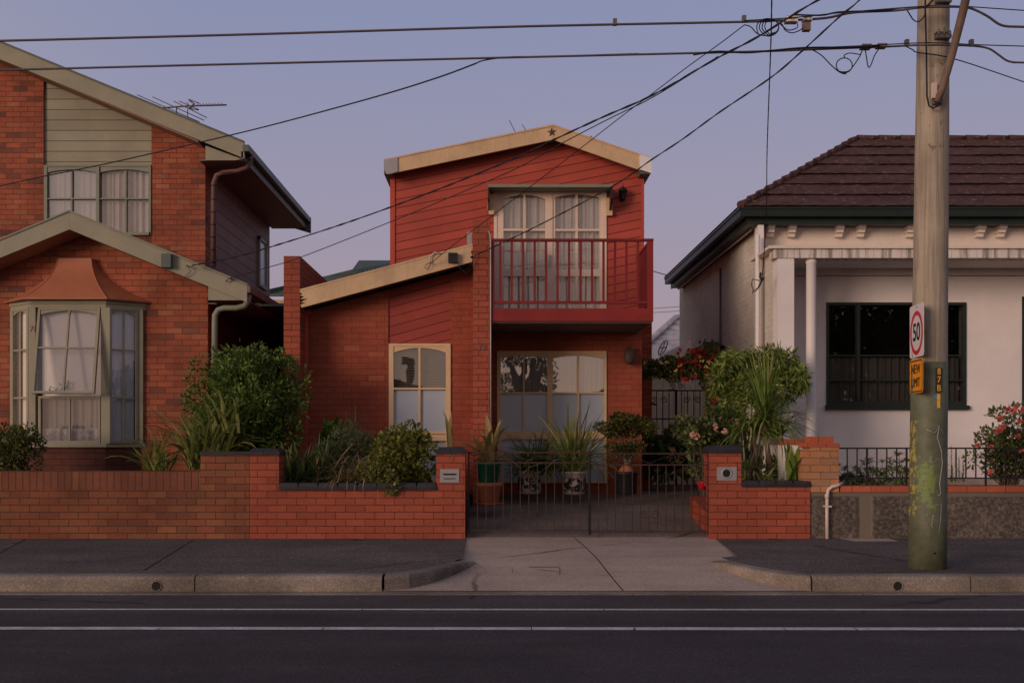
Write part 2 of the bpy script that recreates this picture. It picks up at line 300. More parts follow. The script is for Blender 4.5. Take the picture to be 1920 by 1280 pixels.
# =============================================================== mesh building
class M:
    def __init__(s): s.v = []; s.f = []; s.sm = []
    def add(s, pts, faces, smooth=False):
        o = len(s.v); s.v += [Vector(p) for p in pts]
        for f in faces: s.f.append([i+o for i in f]); s.sm.append(smooth)
        return s
    def box(s, x0, x1, y0, y1, z0, z1):
        p = [(x, y, z) for z in (z0, z1) for y in (y0, y1) for x in (x0, x1)]
        return s.add(p, [(0, 2, 3, 1), (4, 5, 7, 6), (0, 1, 5, 4), (2, 6, 7, 3), (0, 4, 6, 2), (1, 3, 7, 5)])
    def prism(s, poly, y0, y1):          # outline in x,z pushed along y
        n = len(poly)
        a = [(x, y0, z) for x, z in poly] + [(x, y1, z) for x, z in poly]
        return s.add(a, [list(range(n)), [n+i for i in range(n)][::-1]] + [[i, i+n, (i+1) % n+n, (i+1) % n] for i in range(n)])
    def slab(s, poly, z0, z1):           # outline in x,y pushed along z
        n = len(poly)
        a = [(x, y, z0) for x, y in poly] + [(x, y, z1) for x, y in poly]
        return s.add(a, [list(range(n))[::-1], [n+i for i in range(n)]] + [[i, (i+1) % n, (i+1) % n+n, i+n] for i in range(n)])
    def side(s, poly, x0, x1):           # outline in y,z pushed along x
        n = len(poly)
        a = [(x0, y, z) for y, z in poly] + [(x1, y, z) for y, z in poly]
        return s.add(a, [list(range(n))[::-1], [n+i for i in range(n)]] + [[i, (i+1) % n, (i+1) % n+n, i+n] for i in range(n)])
    def bar(s, a, b, w, h=None):         # square bar between two points
        h = h or w; a = Vector(a); b = Vector(b); d = (b-a).normalized()
        u = d.cross(Vector((0, 1, 0)) if abs(d.y) < .9 else Vector((1, 0, 0))).normalized(); v = d.cross(u)
        p = [q + u*w*.5*i + v*h*.5*j for q in (a, b) for i, j in ((-1, -1), (1, -1), (1, 1), (-1, 1))]
        return s.add(p, [(3, 2, 1, 0), (4, 5, 6, 7)] + [(i, (i+1) % 4, (i+1) % 4+4, i+4) for i in range(4)])
    def tube(s, pts, r, n=8, closed=False, caps=True):
        pts = [Vector(p) for p in pts]; k = len(pts); rs = r if hasattr(r, '__len__') else [r]*k
        o = len(s.v); prev = None
        for i, p in enumerate(pts):
            if closed: d = (pts[(i+1) % k]-pts[i-1]).normalized()
            else: d = (pts[min(i+1, k-1)]-pts[max(i-1, 0)]).normalized()
            if prev is None:
                u = d.orthogonal().normalized()
            else:
                u = (prev - d*prev.dot(d))
                u = u.normalized() if u.length > 1e-6 else d.orthogonal().normalized()
            prev = u; w = d.cross(u)
            for j in range(n):
                a = 2*math.pi*j/n; s.v.append(p + (u*math.cos(a)+w*math.sin(a))*rs[i])
        for i in range(k if closed else k-1):
            for j in range(n):
                i2 = (i+1) % k
                s.f.append([o+i*n+j, o+i*n+(j+1) % n, o+i2*n+(j+1) % n, o+i2*n+j]); s.sm.append(True)
        if caps and not closed:
            s.f.append([o+j for j in range(n)][::-1]); s.sm.append(False)
            s.f.append([o+(k-1)*n+j for j in range(n)]); s.sm.append(False)
        return s
    def lathe(s, cx, cy, prof, n=24, caps=True):
        o = len(s.v); k = len(prof)
        for r, z in prof:
            for j in range(n):
                a = 2*math.pi*j/n; s.v.append(Vector((cx+r*math.cos(a), cy+r*math.sin(a), z)))
        for i in range(k-1):
            for j in range(n):
                s.f.append([o+i*n+j, o+i*n+(j+1) % n, o+(i+1)*n+(j+1) % n, o+(i+1)*n+j]); s.sm.append(True)
        if caps:
            s.f.append([o+j for j in range(n)][::-1]); s.sm.append(False)
            s.f.append([o+(k-1)*n+j for j in range(n)]); s.sm.append(False)
        return s
    def mesh(s, name, mat, org, uvo=(0, 0)):
        me = bpy.data.meshes.new(name)
        me.from_pydata([tuple(v-org) for v in s.v], [], s.f)
        uv = me.uv_layers.new(name='UVMap'); me.update()
        for p, sm in zip(me.polygons, s.sm):
            p.use_smooth = sm; n = p.normal
            ax = 2 if abs(n.z) > max(abs(n.x), abs(n.y))*1.01 else (0 if abs(n.x) > abs(n.y)*1.01 else 1)
            for li, vi in zip(p.loop_indices, p.vertices):
                w = s.v[vi]
                uv.data[li].uv = ((w.y if ax == 0 else w.x)+uvo[0]+40, (w.y if ax == 2 else w.z)+uvo[1]+40)
        me.materials.append(MT[mat]); return me
ORG = {}
def link(name, data, org, parent=None):
    o = bpy.data.objects.new(name, data); COL.objects.link(o)
    if parent is not None: o.parent = parent
    else: o.location = org
    ORG[o.name] = org; return o
def props(o, label=None, cat=None, group=None, kind=None):
    if label: o['label'] = label
    if cat: o['category'] = cat
    if group: o['group'] = group
    if kind: o['kind'] = kind
    return o
def thing(name, label, cat, loc, group=None):
    return props(link(name, None, Vector(loc)), label, cat, group)
def part(name, mb, mat, parent, label=None, uvo=(0, 0)):
    org = ORG[parent.name]; o = link(name, mb.mesh(name, mat, org, uvo), org, parent)
    if label: o['label'] = label
    return o
def single(name, mb, mat, label, cat, loc, group=None, uvo=(0, 0)):
    loc = Vector(loc); return props(link(name, mb.mesh(name, mat, loc, uvo), loc), label, cat, group)
def struct(name, mb, mat, kind='structure', **kw):
    o = link(name, mb.mesh(name, mat, Vector((0, 0, 0))), Vector((0, 0, 0))); o['kind'] = kind; return o
def copy_tree(o, d, parent=None):
    c = o.copy(); COL.objects.link(c)
    ORG[c.name] = ORG[o.name]
    if parent is None: c.location = o.location + Vector(d)
    else: c.parent = parent
    for ch in list(o.children): copy_tree(ch, d, c)
    return c
def soften(o, w=.006, seg=2):
    b = o.modifiers.new('edge_softening', 'BEVEL'); b.width = w; b.segments = seg; b.limit_method = 'ANGLE'; b.angle_limit = R(40); return o
def text(s, size, loc, parent, mat, name='lettering', ext=.002, xs=1, off=0, rot=(90, 0, 0), align='CENTER', shear=0):
    cu = bpy.data.curves.new(name, 'FONT'); cu.body = s; cu.size = size; cu.extrude = ext; cu.align_x = align; cu.align_y = 'CENTER'; cu.offset = off; cu.shear = shear
    t = bpy.data.objects.new(name, cu); COL.objects.link(t)
    dg = bpy.context.evaluated_depsgraph_get(); me = bpy.data.meshes.new_from_object(t.evaluated_get(dg)); bpy.data.objects.remove(t)
    mt = Matrix.Translation(Vector(loc)-ORG[parent.name]) @ Matrix.Rotation(R(rot[2]), 4, 'Z') @ Matrix.Rotation(R(rot[0]), 4, 'X') @ Matrix.Diagonal((xs, 1, 1, 1))
    me.transform(mt); me.materials.clear(); me.materials.append(MT[mat])
    o = link(name, me, ORG[parent.name], parent); return o

# =============================================================== plant parts
def rv(): 
    while True:
        v = Vector((random.uniform(-1, 1), random.uniform(-1, 1), random.uniform(-1, 1)))
        if .01 < v.length < 1: return v
def leaves(mb, cl, n, size, asp=.45, up=.2, shell=.35, droop=0, jit=.3, flat=None):
    """cl: clumps (cx,cy,cz,rx,ry,rz); folded leaf-sized faces through the volume"""
    w = [c[3]*c[4]*c[5] for c in cl]
    w = [max(a, 1e-6)**.75 for a in w]; cu = random.choices(range(len(cl)), weights=w, k=n)
    for i in cu:
        c = cl[i]; d = rv().normalized(); r = (shell + (1-shell)*random.random())**.5 * (1+random.gauss(0, .06))
        p = Vector((c[0]+d.x*c[3]*r, c[1]+d.y*c[4]*r, c[2]+d.z*c[5]*r))
        ax = (d*.6 + rv()*.8 + Vector((0, 0, up-droop))).normalized()
        L = size*random.uniform(1-jit, 1+jit); W = L*asp*.5
        sd = ax.cross(rv()).normalized(); nn = ax.cross(sd)
        m = p + ax*L*.45
        mb.add([p, m+sd*W+nn*W*.25, p+ax*L, m-sd*W+nn*W*.25], [(0, 1, 2, 3)])
def clumps(c, r, n, k=.35, seed=1):
    rr = random.Random(seed); out = []
    for i in range(n):
        while True:
            d = Vector((rr.uniform(-1, 1), rr.uniform(-1, 1), rr.uniform(-1, 1)))
            if d.length < 1: break
        d = d*.85; q = k*rr.uniform(.7, 1.35)
        out.append((c[0]+d.x*r[0], c[1]+d.y*r[1], c[2]+d.z*r[2], r[0]*q, r[1]*q, r[2]*q))
    return out
def blade(mb, base, az, L, W, tilt=.3, bend=1.2, seg=6, twist=0):
    """strap leaf: starts tilt radians off vertical and bends over by bend radians"""
    p = Vector(base); h = Vector((math.cos(az), math.sin(az), 0)); s = Vector((-math.sin(az), math.cos(az), 0))
    pts = []; a = tilt
    for i in range(seg+1):
        t = i/seg; w = W*.5*(1-t)**.6*(.55+.9*t if t < .5 else 1)
        ss = (s*math.cos(twist*t) + Vector((0, 0, 1))*math.sin(twist*t))
        fold = Vector((0, 0, 1))*w*.35
        pts += [p+ss*w+fold, p, p-ss*w+fold]
        a += bend/seg*(.4+1.2*t); p = p + (h*math.sin(a)+Vector((0, 0, 1))*math.cos(a))*L/seg
    fs = []
    for i in range(seg):
        for j in (0, 1): fs.append((i*3+j, i*3+j+1, i*3+j+4, i*3+j+3))
    mb.add(pts, fs, True)
def tuft(mb, c, n, L, W, spread=.1, t=(.05, .8), b=(.3, 1.6), seed=3, front=False, sy=1):
    rr = random.Random(seed); st = random.getstate(); random.seed(seed)
    for i in range(n):
        az = rr.uniform(0, 2*math.pi)
        blade(mb, (c[0]+rr.uniform(-spread, spread), c[1]+rr.uniform(-spread, spread)*sy, c[2]), az, L*rr.uniform(.6, 1.1), W*rr.uniform(.7, 1.2), rr.uniform(*t), rr.uniform(*b), 6, rr.uniform(-.6, .6))
    random.setstate(st)
def stems(mb, base, tips, r=.01, wob=.04):
    for t in tips:
        b = Vector(base) + Vector((random.uniform(-.04, .04), random.uniform(-.04, .04), 0)); t = Vector(t); pts = []
        for i in range(6):
            k = i/5; q = b.lerp(t, k); q.x += random.uniform(-wob, wob)*math.sin(k*3.1); q.z += random.uniform(-wob, wob)*.3; pts.append(q)
        mb.tube(pts, [r*(1-.7*i/5) for i in range(6)], 5)
def dome_tips(c, r, n):
    out = []
    for i in range(n):
        d = rv().normalized(); out.append((c[0]+d.x*r[0]*.8, c[1]+d.y*r[1]*.8, c[2]+d.z*r[2]*.8))
    return out
def flower(mb, c, r, n=9):
    c = Vector(c)
    for k in range(n):
        d = (rv()+Vector((0, -.5, .3))).normalized(); s = d.orthogonal().normalized(); q = random.random()*6.28
        u = s*math.cos(q)+d.cross(s)*math.sin(q); w = d.cross(u)
        mb.add([c, c+(u*.6+d*.5+w*.5)*r, c+(u+d*.6)*r, c+(u*.6+d*.5-w*.5)*r], [(0, 1, 2, 3)])

def arcpoly(x0, x1, zt, h0, h1, n=10):
    """head piece between a level top and an arched underside (h0 deep at the sides, h1 at the crown)"""
    pts = [(x0, zt), (x1, zt)]
    for i in range(n+1):
        t = i/n; pts.append((x1+(x0-x1)*t, zt - h0 + (h0-h1)*(1-(2*t-1)**2)))
    return pts
def curtain_mesh(x0, x1, y, z0, z1, pitch=.09, amp=.018, gap=None):
    m = M(); n = max(8, int((x1-x0)/.012)); pts = []
    ph = random.random()*6
    for i in range(n+1):
        t = i/n; x = x0+(x1-x0)*t; yy = y + amp*(.65*math.sin(2*math.pi*x/pitch+ph+1.3*math.sin(x*7))+.5*math.sin(2*math.pi*x/pitch*1.73+ph*2+2*math.sin(x*3.1)))
        pts += [(x, yy, z0), (x+random.uniform(-.002, .002), yy, z1)]
    m.add(pts, [(2*i, 2*i+2, 2*i+3, 2*i+1) for i in range(n)], True); return m
def pb(m, px0, px1, py0, py1, D, y0=None, y1=None, th=.05):
    y0 = D if y0 is None else y0; y1 = y0+th if y1 is None else y1
    return m.box(X(px0, D), X(px1, D), y0, y1, Z(py1, D), Z(py0, D))
def pp(pts, D): return [(X(a, D), Z(b, D)) for a, b in pts]
# =============================================================== ground, road, footpath
struct('ground', M().add([(-400, -300, -.06), (400, -300, -.06), (400, 700, -.06), (-400, 700, -.06)], [(0, 1, 2, 3)]), 'ground')
struct('road', M().add([(-60, -8, 0), (60, -8, 0), (60, 8.0, 0), (-60, 8.0, 0)], [(0, 1, 2, 3)]), 'road')
struct('road_shoulder', M().add([(-60, 8.0, 0), (60, 8.0, 0), (60, 8.93, 0), (-60, 8.93, 0)], [(0, 1, 2, 3)]), 'road_edge')
struct('gutter', M().box(-60, 60, 8.93, 9.12, -.05, .006), 'kerb')
def zf(y): return .145+.03*(y-9.25)/2.95
def flat(pts, f): 
    m = M(); m.add([(x, y, f(y)) for x, y in pts], [list(range(len(pts)))]); return m
KL = [((-1.02, 9.1), (-1.02, 9.25)), ((-.80, 9.2), (-.87, 9.34)), ((-.62, 9.42), (-.73, 9.53)), ((-.46, 9.7), (-.59, 9.78)), ((-.30, 10.05), (-.43, 10.12)), ((-.20, 10.35), (-.35, 10.42))]
KR = [((2.876, 9.1), (2.876, 9.25)), ((2.70, 9.2), (2.79, 9.33)), ((2.54, 9.42), (2.66, 9.52)), ((2.40, 9.7), (2.53, 9.78)), ((2.28, 10.05), (2.41, 10.12)), ((2.20, 10.35), (2.35, 10.42))]
struct('footpath', flat([(-60, 9.25)] + [b for a, b in KL] + [(-.36, 12.2), (-.36, 12.25), (-60, 12.25)], zf), 'footpath')
struct('footpath', flat([b for a, b in KR] + [(2.56, 10.55), (2.69, 12.2), (2.69, 12.25), (60, 12.25), (60, 9.25)], zf), 'footpath')
def zd(y):
    T = [(8.9, .003), (9.12, .012), (9.5, .035), (10.0, .075), (10.6, .125), (11.4, .155), (12.2, .168), (12.36, .175), (12.45, .21), (14, .46), (15.3, .545), (24, .56)]
    for (a, b), (c, d) in zip(T, T[1:]):
        if y <= c: return b+(d-b)*(y-a)/(c-a)
    return .56
m = M(); ys = [9.1, 9.12, 9.3, 9.5, 9.75, 10, 10.3, 10.6, 11, 11.4, 11.8, 12.2, 12.36]
for a, b in zip(ys, ys[1:]):
    def lim(y): return (-1.1+max(0, min(1, (y-9.1)/1.1))*.7, 2.95-max(0, min(1, (y-9.1)/1.1))*.5+(.28 if y > 10.4 else 0))
    (l0, r0), (l1, r1) = lim(a), lim(b); c0, c1 = .98 + (12.2-a)*.17*.35, .98 + (12.2-b)*.17*.35
    g = .006
    m.add([(l0, a, zd(a)), (c0-g, a, zd(a)), (c1-g, b, zd(b)), (l1, b, zd(b))], [(0, 1, 2, 3)])
    m.add([(c0+g, a, zd(a)), (r0, a, zd(a)), (r1, b, zd(b)), (c1+g, b, zd(b))], [(0, 1, 2, 3)])
struct('driveway_crossover', m, 'concrete')
m = M(); m.add([(-1.2, 8.95, -.01), (3.1, 8.95, -.01), (3.1, 12.4, .12), (-1.2, 12.4, .12)], [(0, 1, 2, 3)]); struct('driveway_joint', m, 'soil')
m = M()
for px0, px1, py0, py1 in ((1049, 1050.2, 1064, 1078), (990, 1049, 1062.5, 1063.3), (960, 961, 1066, 1074)):
    def gp(px, py):
        D = 10.2
        for _ in range(6): D = (ZC-zd(D))*F/(py-VY)
        return (X(px, D), D, zd(D)+.004)
    m.add([gp(px0, py1), gp(px1, py1), gp(px1, py0), gp(px0, py0)], [(0, 1, 2, 3)])
struct('patch_seam', m, 'kerb_dark')
# front courtyard sloping up to the house
m = M(); ys = [12.36, 12.45, 12.8, 13.3, 14, 14.6, 15.3, 24]
for a, b in zip(ys, ys[1:]): m.add([(-.36, a, zd(a)), (4.12, a, zd(a)), (4.12, b, zd(b)), (-.36, b, zd(b))], [(0, 1, 2, 3)])
struct('courtyard', m, 'yard')
struct('garden_bed', M().box(-2.95, -.36, 12.42, 14.35, 0, .62), 'soil')
struct('garden_bed', M().box(-14, -3.0, 12.42, 14.38, 0, .60), 'soil')
struct('garden_bed', M().box(2.95, 4.3, 12.42, 14.55, 0, .70), 'soil')
struct('garden_bed', M().box(4.3, 16, 12.42, 15.6, 0, .72), 'soil')
m = M()
for (a, b), (c_, d_) in (((-60, 1068), (48, 1010)), ((268, 1070), (362, 1012))):
    def fp(px, py):
        D = 10.5
        for _ in range(8): D = (ZC-zf(D))*F/(py-VY)
        return Vector((X(px, D), D, zf(D)+.003))
    p, q = fp(a, b), fp(c_, d_); e_ = Vector((.008, 0, 0)); m.add([p-e_, p+e_, q+e_, q-e_], [(0, 1, 2, 3)])
struct('footpath_joint', m, 'soil')
# kerb
m = M()
def kerb_run(m, pts, z0s, z1s):
    o = len(m.v); n = len(pts)
    for (f, b), z0, z1 in zip(pts, z0s, z1s):
        f = Vector((*f, 0)); b = Vector((*b, 0)); d = (b-f).normalized()
        for q, z in ((f, z0-.05), (f, z1-.035), (f+d*.012, z1-.010), (f+d*.04, z1), (b, z1+.002)): m.v.append(Vector((q.x, q.y, z)))
    for i in range(n-1):
        for j in range(4): m.f.append([o+i*5+j, o+(i+1)*5+j, o+(i+1)*5+j+1, o+i*5+j+1]); m.sm.append(False)
    for e in (0, n-1): 
        m.f.append([o+e*5+j for j in range(5)]); m.sm.append(False)
def straight(x0, x1): kerb_run(m, [((x0+.006, 9.1), (x0+.006, 9.25)), ((x1-.006, 9.1), (x1-.006, 9.25))], (0, 0), (.148, .148))
xs = [-60, -30, -12, -9.2, -6.8, -4.7, X(365, 9.1), -1.04]
for a, b in zip(xs, xs[1:]): straight(a, b)
xs = [2.89, 4.34, 6.6, 9, 12, 30, 60]
for a, b in zip(xs, xs[1:]): straight(a, b)
kerb_run(m, KL, [0, .01, .03, .05, .08, .10], [.148, .149, .15, .15, .15, .125])
kerb_run(m, KR, [0, .01, .03, .05, .08, .10], [.148, .149, .15, .15, .15, .125])
struct('kerb', m, 'kerb')
for i, (px, lb) in enumerate(((293, 'round stormwater outlet in the kerb before the brown brick wall'), (1684, 'round stormwater outlet in the kerb beside the utility pole'))):
    x = X(px, 9.09); t = thing('drain_outlet', lb, 'drain', (x, 9.09, .06), 'stormwater outlets in the kerb')
    part('hole', M().tube([(x, 9.097, .055), (x, 9.2, .055)], .042, 20), 'dark', t)
    part('rim', M().tube([(x+.046*math.cos(a*.3142), 9.096, .055+.046*math.sin(a*.3142)) for a in range(20)], .006, 6, True), 'kerb', t)
# painted lines
def line(y0, y1, w, seedv):
    m = M(); x = -30; r = random.Random(seedv)
    yy = lambda x: (y0+y1)/2 - (x/8.)*(y1-y0)
    while x < 30:
        L = r.uniform(.5, 1.6); x2 = x+L
        m.add([(x, yy(x)-w/2+r.uniform(-.002, .002), .004), (x2-r.uniform(.004, .02), yy(x2)-w/2, .004), (x2-.003, yy(x2)+w/2, .004), (x, yy(x)+w/2+r.uniform(-.002, .002), .004)], [(0, 1, 2, 3)]); x = x2
    return m
struct('road_marking', line(7.33, 7.36, .105, 3), 'roadpaint')
struct('road_marking', line(8.15, 8.17, .065, 5), 'roadpaint')
D0 = 12.15
struct('paving_slab', M().add([(X(1573, 12.15), 12.18, zf(12.18)+.004), (X(1600, 11.9), 11.86, zf(11.9)+.004), (X(1683, 11.9), 11.86, zf(11.9)+.004), (X(1668, 12.15), 12.18, zf(12.18)+.004)], [(0, 1, 2, 3)]), 'concrete')

# =============================================================== front walls
D = 12.2
def cap(m, x0, x1, y0, y1, z0, z1, inset=.05):      # bevelled capping tile
    o = [(x0, y0, z0), (x1, y0, z0), (x1, y1, z0), (x0, y1, z0)]
    p = [(x0, y0, z0+(z1-z0)*.45), (x1, y0, z0+(z1-z0)*.45), (x1, y1, z0+(z1-z0)*.45), (x0, y1, z0+(z1-z0)*.45)]
    q = [(x0+inset, y0+inset, z1), (x1-inset, y0+inset, z1), (x1-inset, y1-inset, z1), (x0+inset, y1-inset, z1)]
    m.add(o+p+q, [(3, 2, 1, 0), (8, 9, 10, 11)] + [(i, (i+1) % 4, (i+1) % 4+4, i+4) for i in range(4)] + [(i+4, (i+1) % 4+4, (i+1) % 4+8, i+8) for i in range(4)])
def capstone(m, x0, x1, y0, y1, z0, z1):    # two capping tiles side by side, bevelled on their outer edges
    xm = (x0+x1)/2; h = z0+(z1-z0)*.42
    for a, b, s in ((x0, xm-.002, 1), (x1, xm+.002, -1)):
        i = .055*s
        pts = [(a, y0, z0), (b, y0, z0), (b, y1, z0), (a, y1, z0), (a, y0, h), (b, y0, h), (b, y1, h), (a, y1, h), (a+i, y0+.05, z1), (b, y0+.05, z1), (b, y1-.05, z1), (a+i, y1-.05, z1)]
        m.add(pts, [(0, 1, 5, 4), (1, 2, 6, 5), (2, 3, 7, 6), (3, 0, 4, 7), (4, 5, 9, 8), (5, 6, 10, 9), (6, 7, 11, 10), (7, 4, 8, 11), (8, 9, 10, 11), (3, 2, 1, 0)])
t = thing('brick_wall', 'long brown brick garden wall with an upright soldier course along its top', 'wall', (-7, D, 0))
part('wall_body', M().box(-14, X(376, D), D, D+.23, 0, Z(918, D)), 'brick_wall_left', t, uvo=(.03, -Z(918, D) % .086))
part('soldier_course', M().box(-14, X(376, D), D-.003, D+.233, Z(918, D), Z(883, D)), 'brick_soldier', t, uvo=(.02, 0))
part('raised_end', M().box(X(376, D), X(468, D)-.004, D-.001, D+.23, 0, Z(852, D)), 'brick_wall_left', t, uvo=(.03, -Z(918, D) % .086))
part('capping', M().box(X(376, D), X(468, D)-.004, D-.02, D+.25, Z(852, D), Z(846, D)), 'tile_cap', t)
t = thing('brick_wall', 'low orange-red brick garden wall with grey tile capping and a numbered letterbox pillar', 'wall', (-1.5, D, 0))
UO = (.0, -Z(918, D) % .086)
part('wall_body', M().box(X(468, D), X(872, D), D, D+.23, 0, Z(918, D)), 'brick_pier', t, uvo=UO)
part('pillar', M().box(X(468, D), X(523, D), D-.0015, D+.35, Z(918, D), Z(852, D)), 'brick_pier', t, uvo=UO)
part('pillar', M().box(X(818, D), X(872, D), D-.0015, D+.35, Z(918, D), Z(850, D)), 'brick_pier', t, uvo=UO)
def capping_row(x0, x1, z0, z1, y0=D-.03, y1=D+.26, L=.235):
    m = M(); n = max(1, round((x1-x0)/L)); w = (x1-x0)/n
    for i in range(n): cap(m, x0+i*w+.002, x0+(i+1)*w-.002, y0, y1, z0, z1, .012)
    return m
part('capping', capping_row(X(523, D), X(818, D), Z(918, D), Z(905, D)), 'tile_cap', t)
for a, b, tp in ((465, 525, 840), (816, 874, 838)):
    m = M(); x0, x1 = X(a, D), X(b, D); xm = (x0+x1)/2; zz = Z(852 if a < 600 else 850, D)
    capstone(m, x0, x1, D-.03, D+.37, zz, Z(tp, D)); part('pillar_cap', m, 'tile_cap', t)
m = M(); pb(m, 825, 861, 879, 904, D, D-.012, D+.01); lb = part('letterbox', m, 'metal', t)
m = M(); pb(m, 831, 855, 887, 890, D, D-.02, D-.012); pb(m, 832, 854, 896, 897.5, D, D-.018, D-.012); part('letter_slot', m, 'black', lb)
text('73', .10, (X(846, D), D-.004, Z(856.5, D)), t, 'numeral', 'house_number', .003, .9, shear=.1)
t = thing('brick_wall', 'short orange-red brick garden wall right of the gates with a round newspaper hole in its pillar', 'wall', (3, D, 0))
part('wall_body', M().box(X(1331, D), X(1519, D), D, D+.23, 0, Z(912, D)), 'brick_pier', t, uvo=UO)
part('pillar', M().box(X(1331, D), X(1390, D), D-.0015, D+.35, Z(912, D), Z(849, D)), 'brick_pier', t, uvo=UO)
m = M(); x0, x1 = X(1328, D), X(1392, D); xm = (x0+x1)/2; zz = Z(849, D)
capstone(m, x0, x1, D-.03, D+.37, zz, Z(835, D)); part('pillar_cap', m, 'tile_cap', t)
part('capping', capping_row(X(1390, D), X(1518, D), Z(912, D), Z(901, D)), 'tile_cap', t)
m = M(); pb(m, 1344, 1381, 875, 900, D, D-.012, D+.01); nb = part('newspaper_plate', m, 'metal', t)
cx, cz = X(1362, D), Z(887, D)
part('newspaper_hole', M().tube([(cx, D-.016, cz), (cx, D-.011, cz)], .052, 24), 'black', nb)
part('newspaper_tube', M().tube([(cx+.056*math.cos(a*.2618), D-.016, cz+.056*math.sin(a*.2618)) for a in range(24)], .010, 8, True), 'metal', nb)
# right: rough-cast wall, yellow brick pier
t = thing('rendered_wall', 'rough-cast grey brown garden wall topped by a single orange brick course', 'wall', (7, D, 0))
part('wall_body', M().box(X(1519, D)+.004, 16, D+.02, D+.27, 0, Z(922, D)), 'roughcast', t)
part('capping', M().box(X(1576, D), 16, D+.0, D+.29, Z(922, D), Z(911, D)), 'brick_cap', t, uvo=(.05, 0))
t = thing('brick_pier', 'stepped yellow brick pier with orange top bricks on the rough-cast wall', 'pier', (3.95, D, .8))
YO = (.06, -Z(922, D) % .086)
part('pier_body', M().box(X(1520, D), X(1573, D), D+.001, D+.30, Z(922, D), Z(838, D)), 'brick_yellow', t, uvo=YO)
part('pier_base', M().box(X(1508, D), X(1520, D), D+.03, D+.28, Z(903, D), Z(842, D)), 'brick_yellow', t, uvo=YO)
part('top_course', M().box(X(1511, D), X(1574, D), D-.008, D+.31, Z(838, D), Z(830, D)-.004), 'brick_cap', t, uvo=(.01, 0))
part('top_bricks', M().box(X(1520, D), X(1564, D), D+.02, D+.25, Z(830, D)-.004, Z(818, D)), 'brick_cap', t, uvo=(.1, 0))
t = thing('side_wall', 'low white side wall capped with orange bricks running back to the white house', 'wall', (4.1, 12.5, 0))
part('wall_body', M().box(X(1508, D)-.0, X(1520, D)+.12, D+.31, 14.55, 0, Z(836, D)), 'white', t)
part('capping', M().box(X(1472, 12.7), X(1517, 12.7), 12.75, 13.1, Z(834, 12.6), Z(823, 12.6)), 'brick_cap', t)
single('wall_fragment', M().box(X(1474, 12.7), X(1517, 12.7), 12.76, 13.08, .3, Z(834, 12.6)), 'white', 'white painted brick return below the orange capping beside the yellow pier', 'wall', (3.7, 12.6, .3))
# downpipe outlet on wall
m = M(); dp = D-.03
m.tube([P(1579, 905, D+.05), P(1570, 910, dp), P(1560, 912, dp), P(1553, 918, dp), P(1551, 928, dp), P(1550.5, 960, dp), P(1551, 1011, dp)], .0205, 10)
t = thing('waste_pipe', 'white pipe bent over the rough-cast wall and down to the footpath', 'pipe', P(1550, 1010, D))
part('pipe', m, 'pvc', t)
part('collar', M().tube([P(1550.5, 926, dp), P(1550.5, 934, dp)], .026, 10), 'pvc', t); part('clip', M().box(X(1544, D), X(1557, D), dp-.025, D+.02, Z(950, D), Z(947, D)), 'pvc', t)
# iron railing on that wall
def railing():
    Dr = 12.33; t = thing('iron_railing', 'thin black iron railing along the top of the rough-cast wall', 'railing', (8, Dr, Z(911, Dr)))
    part('rail', M().bar((X(1574, Dr), Dr, Z(840, Dr)), (15, Dr, Z(840, Dr)), .02, .02), 'iron', t)
    part('rail', M().bar((X(1574, Dr), Dr, Z(896, Dr)), (15, Dr, Z(896, Dr)), .018, .018), 'iron', t)
    i = 0
    while True:
        px = 1588.5+i*18.55
        if X(px, Dr) > 8: break
        lo = 912 if i % 4 == 2 else 896
        part('baluster', M().bar((X(px, Dr), Dr, Z(lo, Dr)), (X(px, Dr), Dr, Z(840, Dr)), .013 if i % 4 != 2 else .02), 'iron', t); i += 1
railing()

# =============================================================== driveway gates
def scroll(cx, cz, y, r, s=1, turns=1.4, n=22, lean=0):
    return [(cx+s*(r*(1-.75*i/n))*math.cos(lean+turns*2*math.pi*i/n), y, cz+(r*(1-.75*i/n))*math.sin(lean+turns*2*math.pi*i/n)) for i in range(n+1)]
def gate(px0, px1, top, mid, bot, label, hinge):
    Dg = 12.28; t = thing('iron_gate', label, 'gate', (X((px0+px1)/2, Dg), Dg, Z(bot, Dg)), 'pair of driveway gates')
    for p in (px0, px1): part('stile', M().bar((X(p, Dg), Dg, Z(bot+6, Dg)), (X(p, Dg), Dg, Z(top-2, Dg)), .016), 'iron', t)
    for p in (top, mid, bot): part('rail', M().bar((X(px0, Dg), Dg, Z(p, Dg)), (X(px1, Dg), Dg, Z(p, Dg)), .016, .018), 'iron_rust', t)
    n = round((px1-px0)/15.7); w = (px1-px0)/n
    for i in range(1, n): part('baluster', M().bar((X(px0+i*w, Dg), Dg, Z(bot, Dg)), (X(px0+i*w, Dg), Dg, Z(mid, Dg)), .0105), 'iron_rust', t)
    zm = (Z(top, Dg)+Z(mid, Dg))/2; r = (Z(top, Dg)-Z(mid, Dg))/2-.008
    for c in ((px0+px1)/2-52, (px0+px1)/2+52):
        for s in (1, -1): part('scroll', M().tube(scroll(X(c+s*9, Dg), zm, Dg, r, s), .0045, 5), 'iron_rust', t)
    part('brace', M().tube([(X((px0+px1)/2-40, Dg), Dg, Z(top+3, Dg)), (X((px0+px1)/2, Dg), Dg, Z(mid-3, Dg)), (X((px0+px1)/2+40, Dg), Dg, Z(top+3, Dg))], .004, 5), 'iron_rust', t)
    for s in (1, -1): part('scroll', M().tube(scroll(X((px0+px1)/2+s*11, Dg), Z(965, Dg), Dg-.012, .055, s, 1.6), .005, 5), 'iron_rust', t)
    return t
g1 = gate(879, 1104, 848, 867, 994, 'left leaf of the black wrought iron driveway gates', 0)
